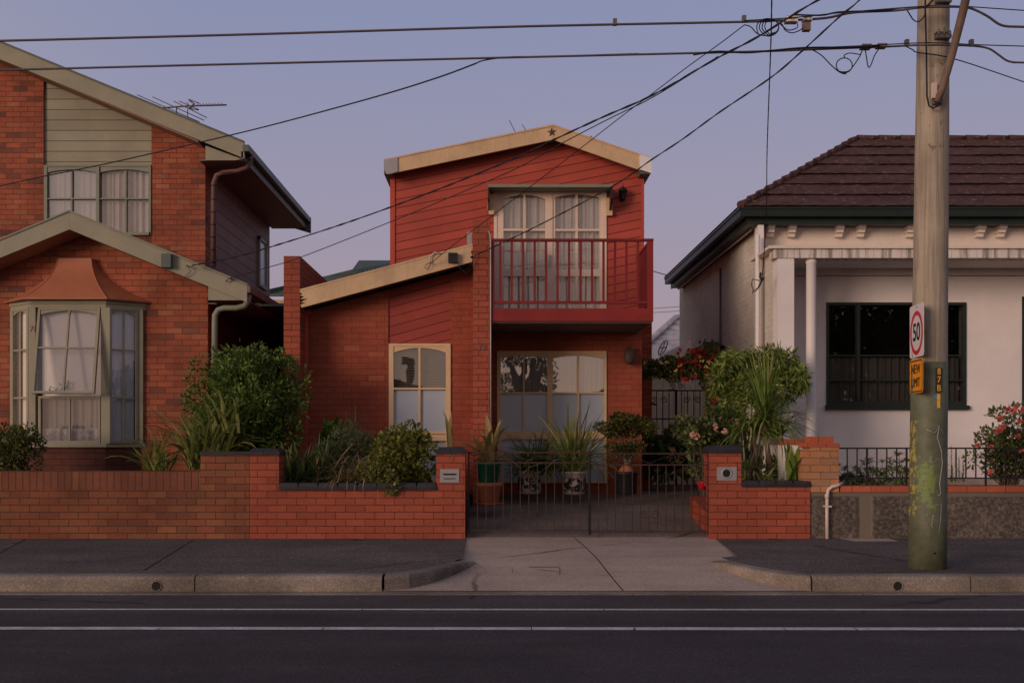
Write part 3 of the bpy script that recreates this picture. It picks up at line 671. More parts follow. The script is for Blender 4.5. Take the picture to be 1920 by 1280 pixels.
g2 = gate(1106.5, 1328, 850, 871, 996, 'right leaf of the black wrought iron driveway gates', 1)
part('drop_bolt', M().bar((X(1105, 12.25), 12.25, Z(1003, 12.25)), (X(1105, 12.25), 12.25, Z(850, 12.25)), .013), 'iron', g1)

# =============================================================== HOUSE with diagonal red boards (centre)
h = thing('red_house', 'two-storey red house with diagonal boards, cream gable trim and a balcony', 'house', (0, 15.3, 0))
DP = 13.93; DF = 14.36; DU = 15.3
pz = Z(480, DP)
part('parapet_wall', M().box(X(532, DP), X(562.5, DP), DP, 16.4, 0, pz), 'brick_pier', h, uvo=(.055, 0))
fz = lambda x: Z(577, 13.95)+(x-X(563, 13.95))*((577-491)/(886-563))     # underside of the skillion eave
# facade pieces
def roofpoly(px0, px1, D, pybot, top): 
    a, b = X(px0, D), X(px1, D); return [(a, Z(pybot, D)), (b, Z(pybot, D)), (b, top(b)), (a, top(a))]
xr = X(562.5, DP)
fw = part('facade_wall', M().prism([(xr, 0), (X(728, DF), 0), (X(728, DF), fz(X(728, DF))), (xr, fz(xr))], DF, DF+.24), 'brick_paint', h)
part('facade_wall', M().prism([(X(845, DF), 0), (X(887, DP)+.0, 0), (X(887, DP), fz(X(887, DP))), (X(845, DF), fz(X(845, DF)))], DF, DF+.24), 'brick_paint', h, uvo=(.1, 0))
part('wall_cladding', M().prism(roofpoly(728, 845, DF, 644, fz), DF+.02, DF+.22), 'siding_red_low', h)
part('facade_base', M().box(X(728, DF), X(845, DF), DF+.0, DF+.22, 0, Z(915, DF)), 'brick_paint', h)
# skillion roof and barge board
def barge(a, b, D, th=.03):
    (x0, t0, b0), (x1, t1, b1) = a, b; return M().prism([(X(x0, D), Z(b0, D)), (X(x1, D), Z(b1, D)), (X(x1, D), Z(t1, D)), (X(x0, D), Z(t0, D))], D, D+th)
m = M(); DB = 13.95
pts = [(886, 459), (563, 544.5), (563, 549), (568, 551), (562.8, 554), (571, 556), (563, 561), (578, 560), (563.5, 567), (574, 567), (563.5, 572), (566, 577), (886, 491), (886, 486), (881, 483), (886, 479), (883, 473), (886, 468)]
m.prism(pp(pts, DB), DB-.02, DB+.02)
sk = part('skillion_roof', M().prism([(xr+.01, fz(xr)+.03), (X(886, DB)-.01, fz(X(886, DB))+.03), (X(886, DB)-.01, fz(X(886, DB))+.20), (xr+.01, fz(xr)+.20)], DB+.02, 16.3), 'roof_green', h)
part('eave_board', m, 'cream', h)
part('roof_flashing', M().prism([(X(563, DB), Z(542.5, DB)), (X(886, DB), Z(457, DB)), (X(886, DB), Z(460.5, DB)), (X(563, DB), Z(546, DB))], DB-.026, DB+.05), 'cream', h)
part('downpipe', M().bar((X(576, DF), DF-.05, .6), (X(576, DF), DF-.05, Z(588, DF)), .055, .05).box(X(573, DF), X(584, DF), DF-.09, DF-.01, Z(592, DF), Z(582, DF)), 'trim_red', h)
# pier between skillion and balcony
part('pier', M().box(X(887, DP), X(918, DP), DP, DU, 0, Z(414, DP)), 'brick_pier', h, uvo=(.08, .02))
text('73', .13, (X(903.5, DP), DP-.004, Z(652, DP)), h, 'numeral', 'house_number', .004, .85)
part('conduit', M().tube([P(916, 433, DP-.01), P(919, 440, DP-.02), P(920, 452, DP-.02), P(920, 640, DP-.02), P(920.5, 845, DP-.02)], .011, 8), 'metal', h)
# lower storey behind
m = M(); m.box(X(887, DP)+.22, X(932, DU), DU, DU+.22, 0, 3.1); m.box(X(1136, DU), X(1203.5, DU), DU, DU+.22, 0, 3.1)
m.box(X(932, DU), X(1136, DU), DU, DU+.22, Z(658, DU), 3.1); m.box(X(932, DU), X(1136, DU), DU, DU+.22, 0, Z(905, DU))
part('ground_floor_wall', m, 'brick_paint', h, uvo=(.03, 0))
part('rear_wing', M().box(X(1203.5, DU)+.01, 2.63, 16.8, 21, 0, Z(603, 16.8)), 'brick_main', h)
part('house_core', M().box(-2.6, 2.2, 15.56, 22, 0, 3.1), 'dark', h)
# upper storey
zb = 3.12; ga = (X(1037, 15.05), Z(250, 15.05))
gl = X(720, 15.05); gr = X(1220, 15.05)
gz = lambda x: ga[1]-(ga[0]-x)*.199-.03 if x < ga[0] else ga[1]-(x-ga[0])*.339-.03
xl, xR = X(732, DU), X(1207, DU); dl, dr = X(927, DU), X(1136, DU); dz0, dz1 = Z(600, DU), Z(352, DU)
def band(x0, x1, z0): 
    ps = [(x0, z0), (x1, z0), (x1, gz(x1))]
    if x0 < ga[0] < x1: ps.append((ga[0], gz(ga[0])))
    return ps+[(x0, gz(x0))]
part('upper_wall', M().prism(band(xl, dl, zb), DU, DU+.2).prism(band(dr, xR, zb), DU, DU+.2).prism(band(dl, dr, dz1), DU, DU+.2), 'siding_red', h)
part('corner_trim', M().box(xl-.004, X(740.5, DU), DU-.018, DU+.02, zb, gz(xl)), 'trim_red', h)
part('corner_trim', M().box(X(1202, DU), xR+.004, DU-.018, DU+.02, zb, gz(xR)), 'trim_red', h)
part('upper_core', M().prism(band(xl, xR, 3.1), DU+.26, 22), 'siding_red', h)
# door reveal lining
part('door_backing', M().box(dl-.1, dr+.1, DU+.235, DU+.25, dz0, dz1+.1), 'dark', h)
# gable roof and trim
Dg = 15.05
rf = part('roof', M().prism([(gl+.04, Z(300, Dg)), (ga[0], Z(237, Dg)), (gr-.04, Z(299, Dg)), (gr-.04, Z(312, Dg)), (ga[0], ga[1]-.03), (gl+.04, Z(315, Dg))], Dg+.02, 22.2), 'roof_green', h)
mm = M().prism(pp([(733, 297), (1037, 236), (1037, 262.5), (733, 326)], Dg), Dg-.02, Dg+.02).prism(pp([(1037.6, 236), (1200, 291), (1200, 320), (1037.6, 262.5)], Dg), Dg-.02, Dg+.02)
part('gable_trim', mm, 'cream', h)
part('roof_edge', M().prism(pp([(721, 299), (1037, 234), (1221, 296.5), (1221, 299.5), (1037, 237.5), (721, 302)], Dg), Dg-.03, Dg+.03), 'cream', h)
part('gutter_end', M().prism(pp([(721, 301), (746, 296), (746, 323), (737, 326), (726, 328), (721, 320)], Dg), Dg-.04, Dg-.021), 'metal', h)
part('gutter_end', M().prism(pp([(1199, 291), (1221, 298), (1221, 326), (1199, 319)], Dg), Dg-.04, Dg-.021), 'white_gloss', h)
for ga_, gb_ in ((gr-.16, gr), (gl, gl+.12)): part('gutter', M().side([(Dg, Z(299, Dg)), (22.2, Z(299, Dg)), (22.2, Z(326, Dg)), (Dg, Z(326, Dg))], ga_, gb_), 'gutter_grey', h)
sx, sz = X(1034, Dg), Z(249, Dg); sp = []
for i in range(10):
    a = math.pi/2+i*math.pi/5+.12; r = .065 if i % 2 == 0 else .024; sp.append((sx+r*math.cos(a), sz+r*math.sin(a)))
part('star_ornament', M().prism(sp, Dg-.035, Dg-.0205), 'star', h)
# balcony
bx0, bx1 = X(920, DP), X(1225, DP); bz0, bz1 = Z(602, DP), Z(578, DP)
bal = part('balcony', M().box(bx0, bx1, DP, DU-.002, bz0, bz1), 'beam_red', h)
part('soffit', M().box(bx0+.02, bx1-.03, DP+.04, DU-.01, bz0-.02, bz0-.002), 'soffit_plum', h)
part('balcony_post', M().bar((X(923.5, DP), DP+.03, bz1), (X(923.5, DP), DP+.03, Z(448, DP)), .055), 'rail_red', bal)
part('balcony_post', M().box(X(1214.5, DP), X(1225, DP), DP, DP+.075, bz1, Z(450, DP)), 'beam_red', bal)
part('top_rail', M().box(bx0, bx1+.003, DP-.01, DP+.06, Z(452, DP), Z(447.5, DP)).box(bx1-.05, bx1+.003, DP+.06, DU, Z(452, DP), Z(447.5, DP)), 'rail_red', bal)
part('bottom_rail', M().box(bx0+.05, X(1214.5, DP), DP+.008, DP+.048, Z(569, DP), Z(564, DP)).box(bx1-.045, bx1-.01, DP+.075, DU, Z(569, DP), Z(564, DP)), 'rail_red', bal)
for i in range(13):
    px = 938+i*21.55; part('baluster', M().box(X(px-2.1, DP), X(px+2.1, DP), DP+.014, DP+.042, Z(564, DP), Z(452, DP)), 'rail_red', bal)
for i in range(7):
    y = DP+.2+i*.165; part('baluster', M().box(bx1-.042, bx1-.014, y, y+.032, Z(564, DP), Z(452, DP)), 'rail_red', bal)
# balcony sliding door
def glazed(parent, D, name, mat, boxes, arches, panes, curtains, gm='glass', fd=.06, front=-.02):
    m = M()
    for b in boxes: pb(m, *b[:4], D, D+front+(b[4] if len(b) > 4 else 0), D+fd)
    for (a, b, t, h0, h1) in arches:
        s = F/D; m.prism(arcpoly(X(a, D), X(b, D), Z(t, D), h0/s, h1/s), D+front+.012, D+fd-.012)
    fr = part(name, m, mat, parent)
    for p in panes:
        g = p[4] if len(p) > 4 else gm
        mm = M(); y = D+.028; mm.add([(X(p[0], D), y, Z(p[3], D)), (X(p[1], D), y, Z(p[3], D)), (X(p[1], D), y, Z(p[2], D)), (X(p[0], D), y, Z(p[2], D))], [(0, 1, 2, 3)])
        part('pane', mm, g, fr)
    for c in curtains:
        mm = curtain_mesh(X(c[0], D), X(c[1], D), D+.10+(c[7] if len(c) > 7 else 0), Z(c[3], D), Z(c[2], D), c[5] if len(c) > 5 else .09, c[6] if len(c) > 6 else .02)
        part('curtain', mm, c[4], fr)
    return fr
dd = glazed(h, DU, 'balcony_door', 'door_cream',
    [(926, 932, 352, 600), (1130, 1137, 352, 600), (932, 1130, 352, 359.5), (932, 944, 360, 600, .01), (1022, 1036, 360, 600, .004), (1036, 1041, 360, 600, .02), (1124, 1130, 360, 600, .02),
     (981, 985.5, 362, 600, .016), (1079, 1083.5, 362, 600, .03), (944, 1022, 429, 433, .012), (1040, 1126, 429, 433, .024), (944, 1022, 505, 518, .012), (1040, 1126, 505, 518, .024), (944, 1022, 586, 600, .01), (1040, 1126, 586, 600, .01)],
    [(943, 1023, 360, 14, 5), (1036, 1130, 360, 12, 4)], [(943, 1023, 361, 590, 'glass'), (1036, 1130, 361, 590, 'glass')],
    [(940, 1128, 358, 596, 'curtain', .11, .03), ])
part('door_handle', M().box(X(1028, DU), X(1031, DU), DU-.05, DU-.03, Z(500, DU), Z(478, DU)), 'metal', dd)
# roller awning hood over the door
m = M().box(X(915, 15.0), X(1149, 15.0), 14.98, DU-.019, Z(350, 15.0)-.012, Z(346, 15.0))
aw = part('awning_hood', m, 'sage_dark', h)
part('hood_side', M().side([(14.98, Z(350, 15)-.012), (DU-.019, Z(350, 15)-.012), (DU-.019, Z(392, 15)), (15.12, Z(384, 15)), (14.98, Z(372, 15))], X(915, 15.0), X(917.5, 15.0)), 'black', aw)
part('hood_side', M().side([(14.98, Z(350, 15)-.012), (DU-.019, Z(350, 15)-.012), (DU-.019, Z(392, 15)), (15.12, Z(384, 15)), (14.98, Z(372, 15))], X(1145.5, 15.0), X(1149, 15.0)), 'black', aw)
part('hood_bracket', M().prism(pp([(917, 366), (926, 366), (926, 404), (917, 404), (914, 390)], DU), DU-.08, DU-.019), 'frame_cream', aw)
part('hood_bracket', M().prism(pp([(1137.5, 373), (1143, 374), (1143, 384), (1147, 385), (1147, 406), (1137.5, 406)], DU), DU-.08, DU-.019), 'frame_cream', aw)
# ground floor window
glazed(h, DU, 'ground_floor_window', 'frame_cream',
    [(932, 939, 658, 905), (1133, 1137, 658, 905), (939, 1133, 658, 664), (1026, 1036, 664, 905), (939, 1133, 735, 738, .006), (981, 983.5, 664, 905, .01), (1082, 1086, 664, 905, .01), (939, 1133, 808, 823, -.004), (939, 1133, 902, 905, -.004)],
    [(938, 1028, 663, 9, 3), (1034, 1134, 663, 9, 3)],
    [(938, 1030, 661, 737, 'glass_mirror'), (1032, 1134, 661, 737, 'glass_mirror'), (938, 1134, 737, 812, 'frost'), (938, 1134, 820, 904, 'frost')],
    [(1036, 1133, 660, 740, 'blind_tan', .07, .02), (938, 1030, 660, 740, 'curtain_dim', .08, .02)])
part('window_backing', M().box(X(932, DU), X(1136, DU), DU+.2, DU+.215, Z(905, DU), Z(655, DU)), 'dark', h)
# narrow window in the skillion facade
nw = glazed(h, DF, 'facade_window', 'frame_cream',
    [(729, 738, 644, 905), (836, 845, 644, 905), (738, 836, 644, 649), (784.5, 788.5, 652, 905, .01), (738, 836, 726.5, 730), (738, 836, 808, 813), (731, 843, 814, 826, -.02), (738, 836, 898, 905)],
    [(738, 836, 648, 13, 4)], [(737, 837, 648, 728, 'glass_half'), (737, 837, 728, 810, 'frost'), (737, 837, 826, 900, 'frost')], [], fd=.05)
m = M()
for i in range(26): z = Z(652+i*3, DF); m.add([(X(737, DF), DF+.09, z), (X(837, DF), DF+.09, z), (X(837, DF), DF+.108, z+.012), (X(737, DF), DF+.108, z+.012)], [(0, 1, 2, 3)])
part('venetian_blind', m, 'blind_tan', nw); part('window_backing', M().box(X(729, DF), X(845, DF), DF+.15, DF+.165, Z(905, DF), Z(645, DF)), 'dark', h)
# boxes on the eave board
part('floodlight', M().box(X(841, DB), X(858, DB), DB-.10, DB-.02, Z(494, DB), Z(476, DB)), 'black', h)
part('meter_box', M().box(X(875.5, DP), X(884.5, DP), DP+.03, DP+.13, Z(457, DP), Z(434, DP)), 'metal', h)
part('service_loop', M().tube([P(859, 492, 13.9), P(862, 502, 13.88), P(868, 507, 13.88), P(877, 503, 13.88), P(885, 493, 13.88), P(887, 484, 13.88), P(893, 477, 13.87)], .006, 6).tube([P(864, 503, 13.89), P(872, 512, 13.88), P(880, 509, 13.88), P(886, 497, 13.88), P(887, 485, 13.88)], .005, 6), 'wire', h)
part('cable_cover', M().tube([P(806, 492, 13.9), P(807, 480, 13.9), P(815, 473, 13.9), P(826, 475, 13.91)], .009, 6), 'pvc', h)
part('cable_loop', M().tube([P(806, 492, 13.89), P(799, 496, 13.89), P(796.5, 502, 13.89), P(800, 505, 13.89), P(806, 500, 13.89), P(807, 490, 13.89)], .004, 6), 'wire', h)
# wall lanterns
def lantern(px, py, s, label, pr):
    D = DU-.12; x, z = X(px, D), Z(py, D); k = .1*s
    b = part('wall_lantern', M().lathe(x, D, [(k*.45, z-k*1.2), (k*.5, z-k*1.1), (k*.75, z+k*.3), (k*1.0, z+k*.34), (k*.95, z+k*.45), (k*.6, z+k*.95), (k*.2, z+k*1.15), (k*.08, z+k*1.3), (k*.04, z+k*1.9), (.002, z+k*2)], 6), 'black', pr, label)
    part('lantern_bracket', M().tube([(x, DU-.019, z-k*.3), (x, DU-.06, z-k*.2), (x, D, z-k*.6)], .012, 6).box(x-.04, x+.04, DU-.03, DU-.015, z-k*1.2, z+k*.5), 'black', b)
lantern(1168, 362, .8, 'black wall lantern beside the balcony door', h)
def globe(px, py, pr):
    D = DU-.13; x, z = X(px, D), Z(py, D)
    b = part('wall_lantern', M().lathe(x, D, [(.03, z-.13), (.05, z-.12), (.078, z-.06), (.082, z+.0), (.078, z+.012), (.075, z+.06), (.05, z+.11), (.02, z+.14), (.002, z+.15)], 14), 'star', pr, 'round dark wall lantern below the balcony')
    part('lantern_bracket', M().tube([(x, D, z-.02), (x, DU-.02, z-.02)], .015, 6).box(x-.03, x+.03, DU-.03, DU-.001, z-.1, z+.08), 'black', b)
globe(1180, 667, h)
# roof aerial
m = M(); m.tube([P(955, 226, 15.3), P(967, 250, 15.3)], .006, 5).tube([P(979, 234, 15.3), P(987, 246, 15.3)], .006, 5).tube([P(1107, 255, 15.3), P(1112, 260, 15.3)], .01, 5).tube([P(936, 255.5, 15.3), P(950, 252.5, 15.3)], .012, 5)
part('aerial', m, 'metal_dark', h)
# =============================================================== HOUSE of mottled brick (left)
g = thing('brick_house', 'two-storey mottled brick house with sage green trim and a copper-coloured bay window roof', 'house', (-6, 14.4, 0))
DL, DLU, FL, FU = 14.4, 16.67, 13.95, 16.25
# upper storey
ut = lambda x: Z(112, FU)-(x-X(0, FU))*.4167+.04
def upoly(px0, px1, D, z0, apx=-9.0):
    a, b = X(px0, D) if px0 > -900 else -12, X(px1, D); return [(a, z0), (b, z0), (b, ut(b))] + ([(apx, ut(apx)), (a, ut(apx)-(apx-a)*.4167)] if a < apx else [(a, ut(a))])
part('upper_wall', M().prism(upoly(-999, 81.5, DLU, 3.0), DLU, DLU+.24), 'brick_left', g, uvo=(.0, .01))
part('upper_wall', M().prism(upoly(284, 385, DLU, 3.0), DLU, DLU+.24), 'brick_left', g, uvo=(.14, .01))
part('wall_below_window', M().box(X(81.5, DLU), X(284, DLU), DLU+.03, DLU+.24, 3.0, Z(440, DLU)), 'brick_soldier', g)
part('gable_cladding', M().prism(upoly(81.5, 284, DLU, Z(308, DLU)), DLU+.04, DLU+.22), 'siding_green', g)
part('upper_core', M().box(-12, X(385, DLU)-.02, DLU+.3, 21.4, 3.0, ut(X(385, DLU))), 'siding_dark', g)
part('upper_side_wall', M().box(X(385, DLU)-.2, X(385, DLU)+.002, DLU+.24, 21.4, 2.6, 4.7), 'siding_dark', g)
uw = glazed(g, DLU, 'upper_window', 'sage_dark',
    [(83, 283, 310, 313, 0), (83, 89, 313, 441), (181, 187, 313, 441, -.01), (280, 283.5, 313, 441), (187, 283, 436, 441), (133.5, 136, 320, 441, .01), (235, 237.5, 320, 441, .01), (89, 181, 371.5, 374, .006), (187, 280, 371.5, 374, .006), (89, 181, 437, 441)],
    [(89, 181, 312, 12, 6), (187, 281, 312, 12, 6)], [(89, 182, 312, 440, 'glass_mirror'), (186, 282, 312, 440, 'glass')], [(188, 281, 314, 438, 'curtain', .10, .03), (90, 181, 314, 438, 'curtain_pink', .09, .02)])
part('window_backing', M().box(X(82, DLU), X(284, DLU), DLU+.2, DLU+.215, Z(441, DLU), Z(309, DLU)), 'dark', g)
# upper roof, barge board, eave
xe, xa = X(458, FU), -9.0
xw = X(385, DLU); te = Z(268, FU); tz = lambda x: te+(xe-x)*.4105
part('upper_roof', M().prism([(xe, te-.02), (xa, tz(xa)-.02), (2*xa-xe, te-.02), (2*xa-xe, te-.16), (xa, tz(xa)-.16), (xe, te-.16)], FU+.04, 21.66), 'tiles', g)
part('barge_board', M().prism([(xe, Z(297, FU)), (xe, te), (xa, tz(xa)), (2*xa-xe, te), (2*xa-xe, Z(297, FU)), (xa, Z(297, FU)+(xe-xa)*.4055)], FU, FU+.035), 'sage', g)
part('verge_soffit', M().prism([(xw-.001, ut(xw)-.03), (xa, ut(xa)-.03), (xa, ut(xa)-.005), (xw-.001, ut(xw)-.005)], FU+.036, DLU-.001), 'soffit_brown', g)
part('barge_trim', M().prism([(xe, te-.0), (xe, te+.03), (xa, tz(xa)+.03), (xa, tz(xa)-.0)], FU-.02, FU+.05), 'gutter_grey', g)
xw = X(385, DLU)
part('eave_cheek', M().prism([(X(384, FU), Z(272, FU)), (X(384, FU), Z(299.5, FU)), (X(440, FU), Z(299.5, FU)), (X(452, FU), Z(297, FU))], FU+.036, FU+.06), 'sage', g)
part('eave_soffit', M().box(xw+.003, xe-.03, FU+.07, 21.62, Z(299.5, FU)-.0, Z(299.5, FU)+.03), 'soffit_plum', g)
part('gutter', M().side([(FU-.02, Z(272, FU)), (21.7, Z(272, FU)), (21.7, Z(284, FU)), (FU-.02, Z(284, FU))], xe-.02, xe+.08).side([(FU-.0, Z(284, FU)), (21.7, Z(284, FU)), (21.7, Z(299, FU)), (FU-.0, Z(299, FU))], xe-.05, xe-.02), 'gutter_grey', g)
part('rear_barge', M().prism([(xe+.08, te-.02), (xe+.08, Z(303, FU)-.06), (xe-.5, Z(299, FU)+.08), (xe-.5, te)], 21.66, 21.69), 'gutter_grey', g)
q = FU+.25
part('downpipe', M().tube([P(470, 286, q), P(469, 304, q), P(462, 315, q), P(445, 321, q), P(418, 324, q), P(406, 329, q), P(401, 343, q), P(400.5, 370, q+.1), P(400, 500, q+.1)], .042, 10), 'siding_dark', g)
sw = part('side_window', M().box(xw+.003, xw+.05, 20.3, 20.38, 2.55+2.0, 2.55+3.1-.13).box(xw+.003, xw+.05, 20.92, 21.0, 4.55, 5.52).box(xw+.003, xw+.055, 20.3, 21.0, 4.5, 4.56).box(xw+.003, xw+.05, 20.3, 21.0, 5.45, 5.52), 'sage_dark', g)
part('pane', M().box(xw+.003, xw+.02, 20.38, 20.92, 4.56, 5.45), 'frost', sw)
# fix tall side wall up to the eave
part('upper_side_wall', M().box(xw-.2, xw+.001, DLU+.24, 21.4, 4.7, Z(299.5, FU)+.02), 'siding_dark', g)
# lower gable
ax = X(130, FL); lx = X(463, FL); ll = 2*ax-lx; ta = Z(397, FL); tl = Z(535, FL)
lt = lambda x: Z(430, FL)-abs(x-ax)*.411
wr = X(390, DL); wl = 2*ax-wr-.1
part('front_wall', M().prism([(wl, 0), (wr, 0), (wr, lt(wr)), (ax, lt(ax)), (wl, lt(wl))], DL, DL+.24), 'brick_left', g, uvo=(.05, .0))
part('lower_side_wall', M().box(wr-.24, wr-.003, DL+.24, 20, 0, Z(560, FL)), 'brick_shadow', g)  # side passage shade is put into this darker brick
part('barge_board', M().prism([(lx, Z(566.5, FL)), (lx, tl), (ax+.001, ta), (ax+.001, Z(430, FL))], FL, FL+.035).prism([(ax-.001, Z(430, FL)), (ax-.001, ta), (ll, tl), (ll, Z(566.5, FL))], FL, FL+.035), 'sage', g)
part('verge_soffit', M().prism([(wr, lt(wr)), (ax, lt(ax)), (wl, lt(wl)), (wl, lt(wl)+.02), (ax, lt(ax)+.02), (wr, lt(wr)+.02)], FL+.036, DL-.001), 'soffit_brown', g)
part('barge_trim', M().prism([(lx+.01, tl), (ax, ta), (ll, tl), (ll, tl+.025), (ax, ta+.025), (lx+.01, tl+.025)], FL-.015, FL+.05), 'sage_dark', g)
part('lower_roof', M().prism([(lx, tl-.02), (ax, ta-.02), (ll, tl-.02), (ll, tl-.14), (ax, ta-.14), (lx, tl-.14)], FL+.036, DLU+.0).prism([(lx, tl-.02), (xw, tl-.02+(lx-xw)*.41), (xw, tl-.14+(lx-xw)*.41), (lx, tl-.14)], DLU+.01, 21.0), 'tiles', g)
part('eave_cheek', M().prism([(X(389, FL), Z(536, FL)), (X(389, FL), Z(562, FL)), (X(452, FL), Z(562, FL))], FL+.036, FL+.06), 'sage', g)
part('eave_soffit', M().box(wr+.002, lx-.02, FL+.06, 21, Z(562, FL), Z(562, FL)+.02).box(wl, wr-.002, FL+.06, DL-.002, 0.0+lt(wr)-.0, lt(wr)+.004) if False else M().box(X(391, FL), lx-.02, FL+.06, DL, Z(562, FL), Z(562, FL)+.02).box(wr+.004, lx-.02, DL, 21, Z(562, FL), Z(562, FL)+.02), 'soffit_plum', g)
part('gutter', M().side([(FL-.0, tl-.0), (21.0, tl-.0), (21.0, tl-.10), (FL-.0, tl-.10)], lx, lx+.045), 'soffit_plum', g)
q = FL+.12
part('downpipe', M().tube([P(466, 552, q), P(465, 565, q), P(458, 574, q), P(443, 577.5, q), P(420, 577.5, q), P(409, 581, q), P(403, 591, q), P(402.5, 610, q), P(402, 760, q)], .042, 10), 'sage_dark', g)
part('meter_box', M().box(X(306, FL), X(324, FL), FL-.09, FL-.001, Z(503, FL), Z(477.5, FL)), 'gutter_grey', g)
part('cable_bracket', M().tube([P(350, 498, FL-.01), P(350, 498, FL-.12)], .012, 6).tube([P(431, 522, FL-.01), P(431, 522, FL-.08)], .012, 6).tube([P(352, 500, FL-.06), P(358, 508, FL-.05), P(349, 517, FL-.03), P(346, 521, FL-.01)], .006, 5).tube([P(424, 528, FL-.03), P(428, 522, FL-.06), P(434, 520, FL-.06)], .01, 6), 'metal_dark', g)
# covered side passage; its shade is put into the near-black wall colour
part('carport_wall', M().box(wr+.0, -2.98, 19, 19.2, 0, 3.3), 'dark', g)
part('carport_roof', M().box(xw, -2.98, 14.9, 21, Z(562, FL)+.04, Z(562, FL)+.08), 'gutter_grey', g)
# bay window
DB0 = 14.1; zt = Z(563, DB0); zs = Z(838, DB0)
A = [Vector((X(22, DL), DL-.002)), Vector((X(60, DB0), DB0)), Vector((X(198, DB0), DB0)), Vector((X(270, DL), DL-.002))]
def off(poly, d):   # push the bay outline outwards
    return [poly[0]+Vector((-d*1.2, 0)), poly[1]+Vector((-d*.55, -d)), poly[2]+Vector((d*.55, -d)), poly[3]+Vector((d*1.2, 0))]
bay = part('bay_window', M().slab([tuple(p) for p in off(A, .03)], zt-.05, zt).slab([tuple(p) for p in off(A, .015)], zt-.10, zt-.05), 'sage', g)
part('sill', M().slab([tuple(p) for p in off(A, .02)], zs, zs+.055), 'sage', bay)
part('bay_base', M().slab([tuple(p) for p in off(A, -.03)], 0, zs-.003), 'brick_shadow', g, 'brick base under the bay window, coloured darker to stand for its shadow')  # shade below the bay is put into the brick colour
m = M()
for p, w in ((A[1], .105), (A[2], .125)): m.slab([(p.x-w/2, p.y-.012), (p.x+w/2, p.y-.012), (p.x+w/2, p.y+.07), (p.x-w/2, p.y+.07)], zs+.055, zt-.10)
m.slab([(A[0].x, DL-.05), (A[0].x+.06, DL-.08), (A[0].x+.06, DL-.002), (A[0].x, DL-.002)], zs+.055, zt-.1); m.slab([(A[3].x-.08, DL-.07), (A[3].x, DL-.045), (A[3].x, DL-.002), (A[3].x-.08, DL-.002)], zs+.055, zt-.1)
part('bay_post', m, 'sage', bay)
text('71', .115, (X(62.5, DB0), DB0-.016, Z(617, DB0)), g, 'numeral', 'house_number', .003, .8, shear=.15)
def inclined(mb, o, ux, wid, hz0, hz1, y0, y1): pass
def sash(pa, pb_, name, z0, z1, rows, mat, gm, cur, wst=.03, arch=True, tilt=0):
    """window panel between two plan points"""
    pa, pb_ = Vector(pa), Vector(pb_); L = (pb_-pa).length; th = math.atan2((pb_-pa).y, (pb_-pa).x)
    m = M(); H = z1-z0
    m.box(0, wst, -.02, .03, 0, H).box(L-wst, L, -.02, .03, 0, H).box(wst, L-wst, -.02, .03, 0, wst).box(wst, L-wst, -.02, .03, H-wst, H)
    m.box(L/2-.011, L/2+.011, -.012, .022, wst, H-wst)
    for r in rows: m.box(wst, L/2-.0115, -.012, .022, r-z0-.012, r-z0+.012).box(L/2+.0115, L-wst, -.012, .022, r-z0-.012, r-z0+.012)
    if arch: m.prism(arcpoly(wst, L-wst, H-wst-.001, .07, .012), -.010, .020)
    gl_ = M().add([(wst*.5, .008, wst*.5), (L-wst*.5, .008, wst*.5), (L-wst*.5, .008, H-wst*.5), (wst*.5, .008, H-wst*.5)], [(0, 1, 2, 3)])
    MX = Matrix.Translation((pa.x, pa.y, z0)) @ Matrix.Rotation(th, 4, 'Z')
    if tilt: MX = Matrix.Translation((pa.x, pa.y, z1)) @ Matrix.Rotation(th, 4, 'Z') @ Matrix.Rotation(-tilt, 4, 'X') @ Matrix.Translation((0, 0, -H))
    for q in (m, gl_): q.v = [MX @ v for v in q.v]
    fr = part(name, m, mat, g); part('pane', gl_, gm, fr)
    if cur:
        c = curtain_mesh(.03, L-.03, .075, .03, H-.02, .11, .004 if cur != 'curtain_dim' else .012); c.v = [Matrix.Translation((pa.x, pa.y, z0)) @ Matrix.Rotation(th, 4, 'Z') @ v for v in c.v]; part('blind', c, cur, fr)
    return fr
dz = lambda py: Z(py, DB0)
z0 = zs+.055; z1 = zt-.10
sash((A[0].x+.05, DL-.07), (A[1].x-.04, DB0+.0), 'side_sash', z0, z1, [dz(655), dz(745)], 'sage', 'glass', 'curtain')
sash((A[2].x+.055, DB0+.0), (A[3].x-.07, DL-.06), 'side_sash', z0, z1, [dz(655), dz(745)], 'sage_dark', 'glass', 'curtain_blue')
cxa, cxb = (X(72, DB0), DB0+.01), (X(188, DB0), DB0+.01)
fx = sash(cxa, cxb, 'fixed_sash', z0, dz(742), [], 'sage', 'glass', 'curtain_dim', .035, False)
part('lace_edge', curtain_mesh(cxa[0]+.03, cxb[0]-.03, DB0+.06, dz(833), dz(803), .2, .01), 'lace', fx)
sash(cxa, cxb, 'awning_sash', dz(741), z1, [dz(654)], 'sage', 'glass', None, .035, True, tilt=.17)
part('roller_blind', M().box(cxa[0]+.02, cxb[0]-.02, DB0+.075, DB0+.08, dz(742), z1), 'curtain_pink', g)
m = M(); r = random.Random(5); c0 = Vector((X(112, DB0), DB0+.02, dz(735)))
for a in ((0, 0, -.16, .03), (-.16, .03, -.13, .09), (0, 0, .09, .06), (.09, .06, .12, .17), (.09, .06, -.02, .12), (.03, .02, .06, .13), (-.08, .012, -.05, .05)): m.tube([c0+Vector((a[0], 0, a[1])), c0+Vector((a[2], 0, a[3]))], .006, 5)
leaves(m, [(c0.x+.06, c0.y, c0.z+.09, .07, .008, .09), (c0.x-.1, c0.y, c0.z+.03, .07, .008, .03)], 60, .03)
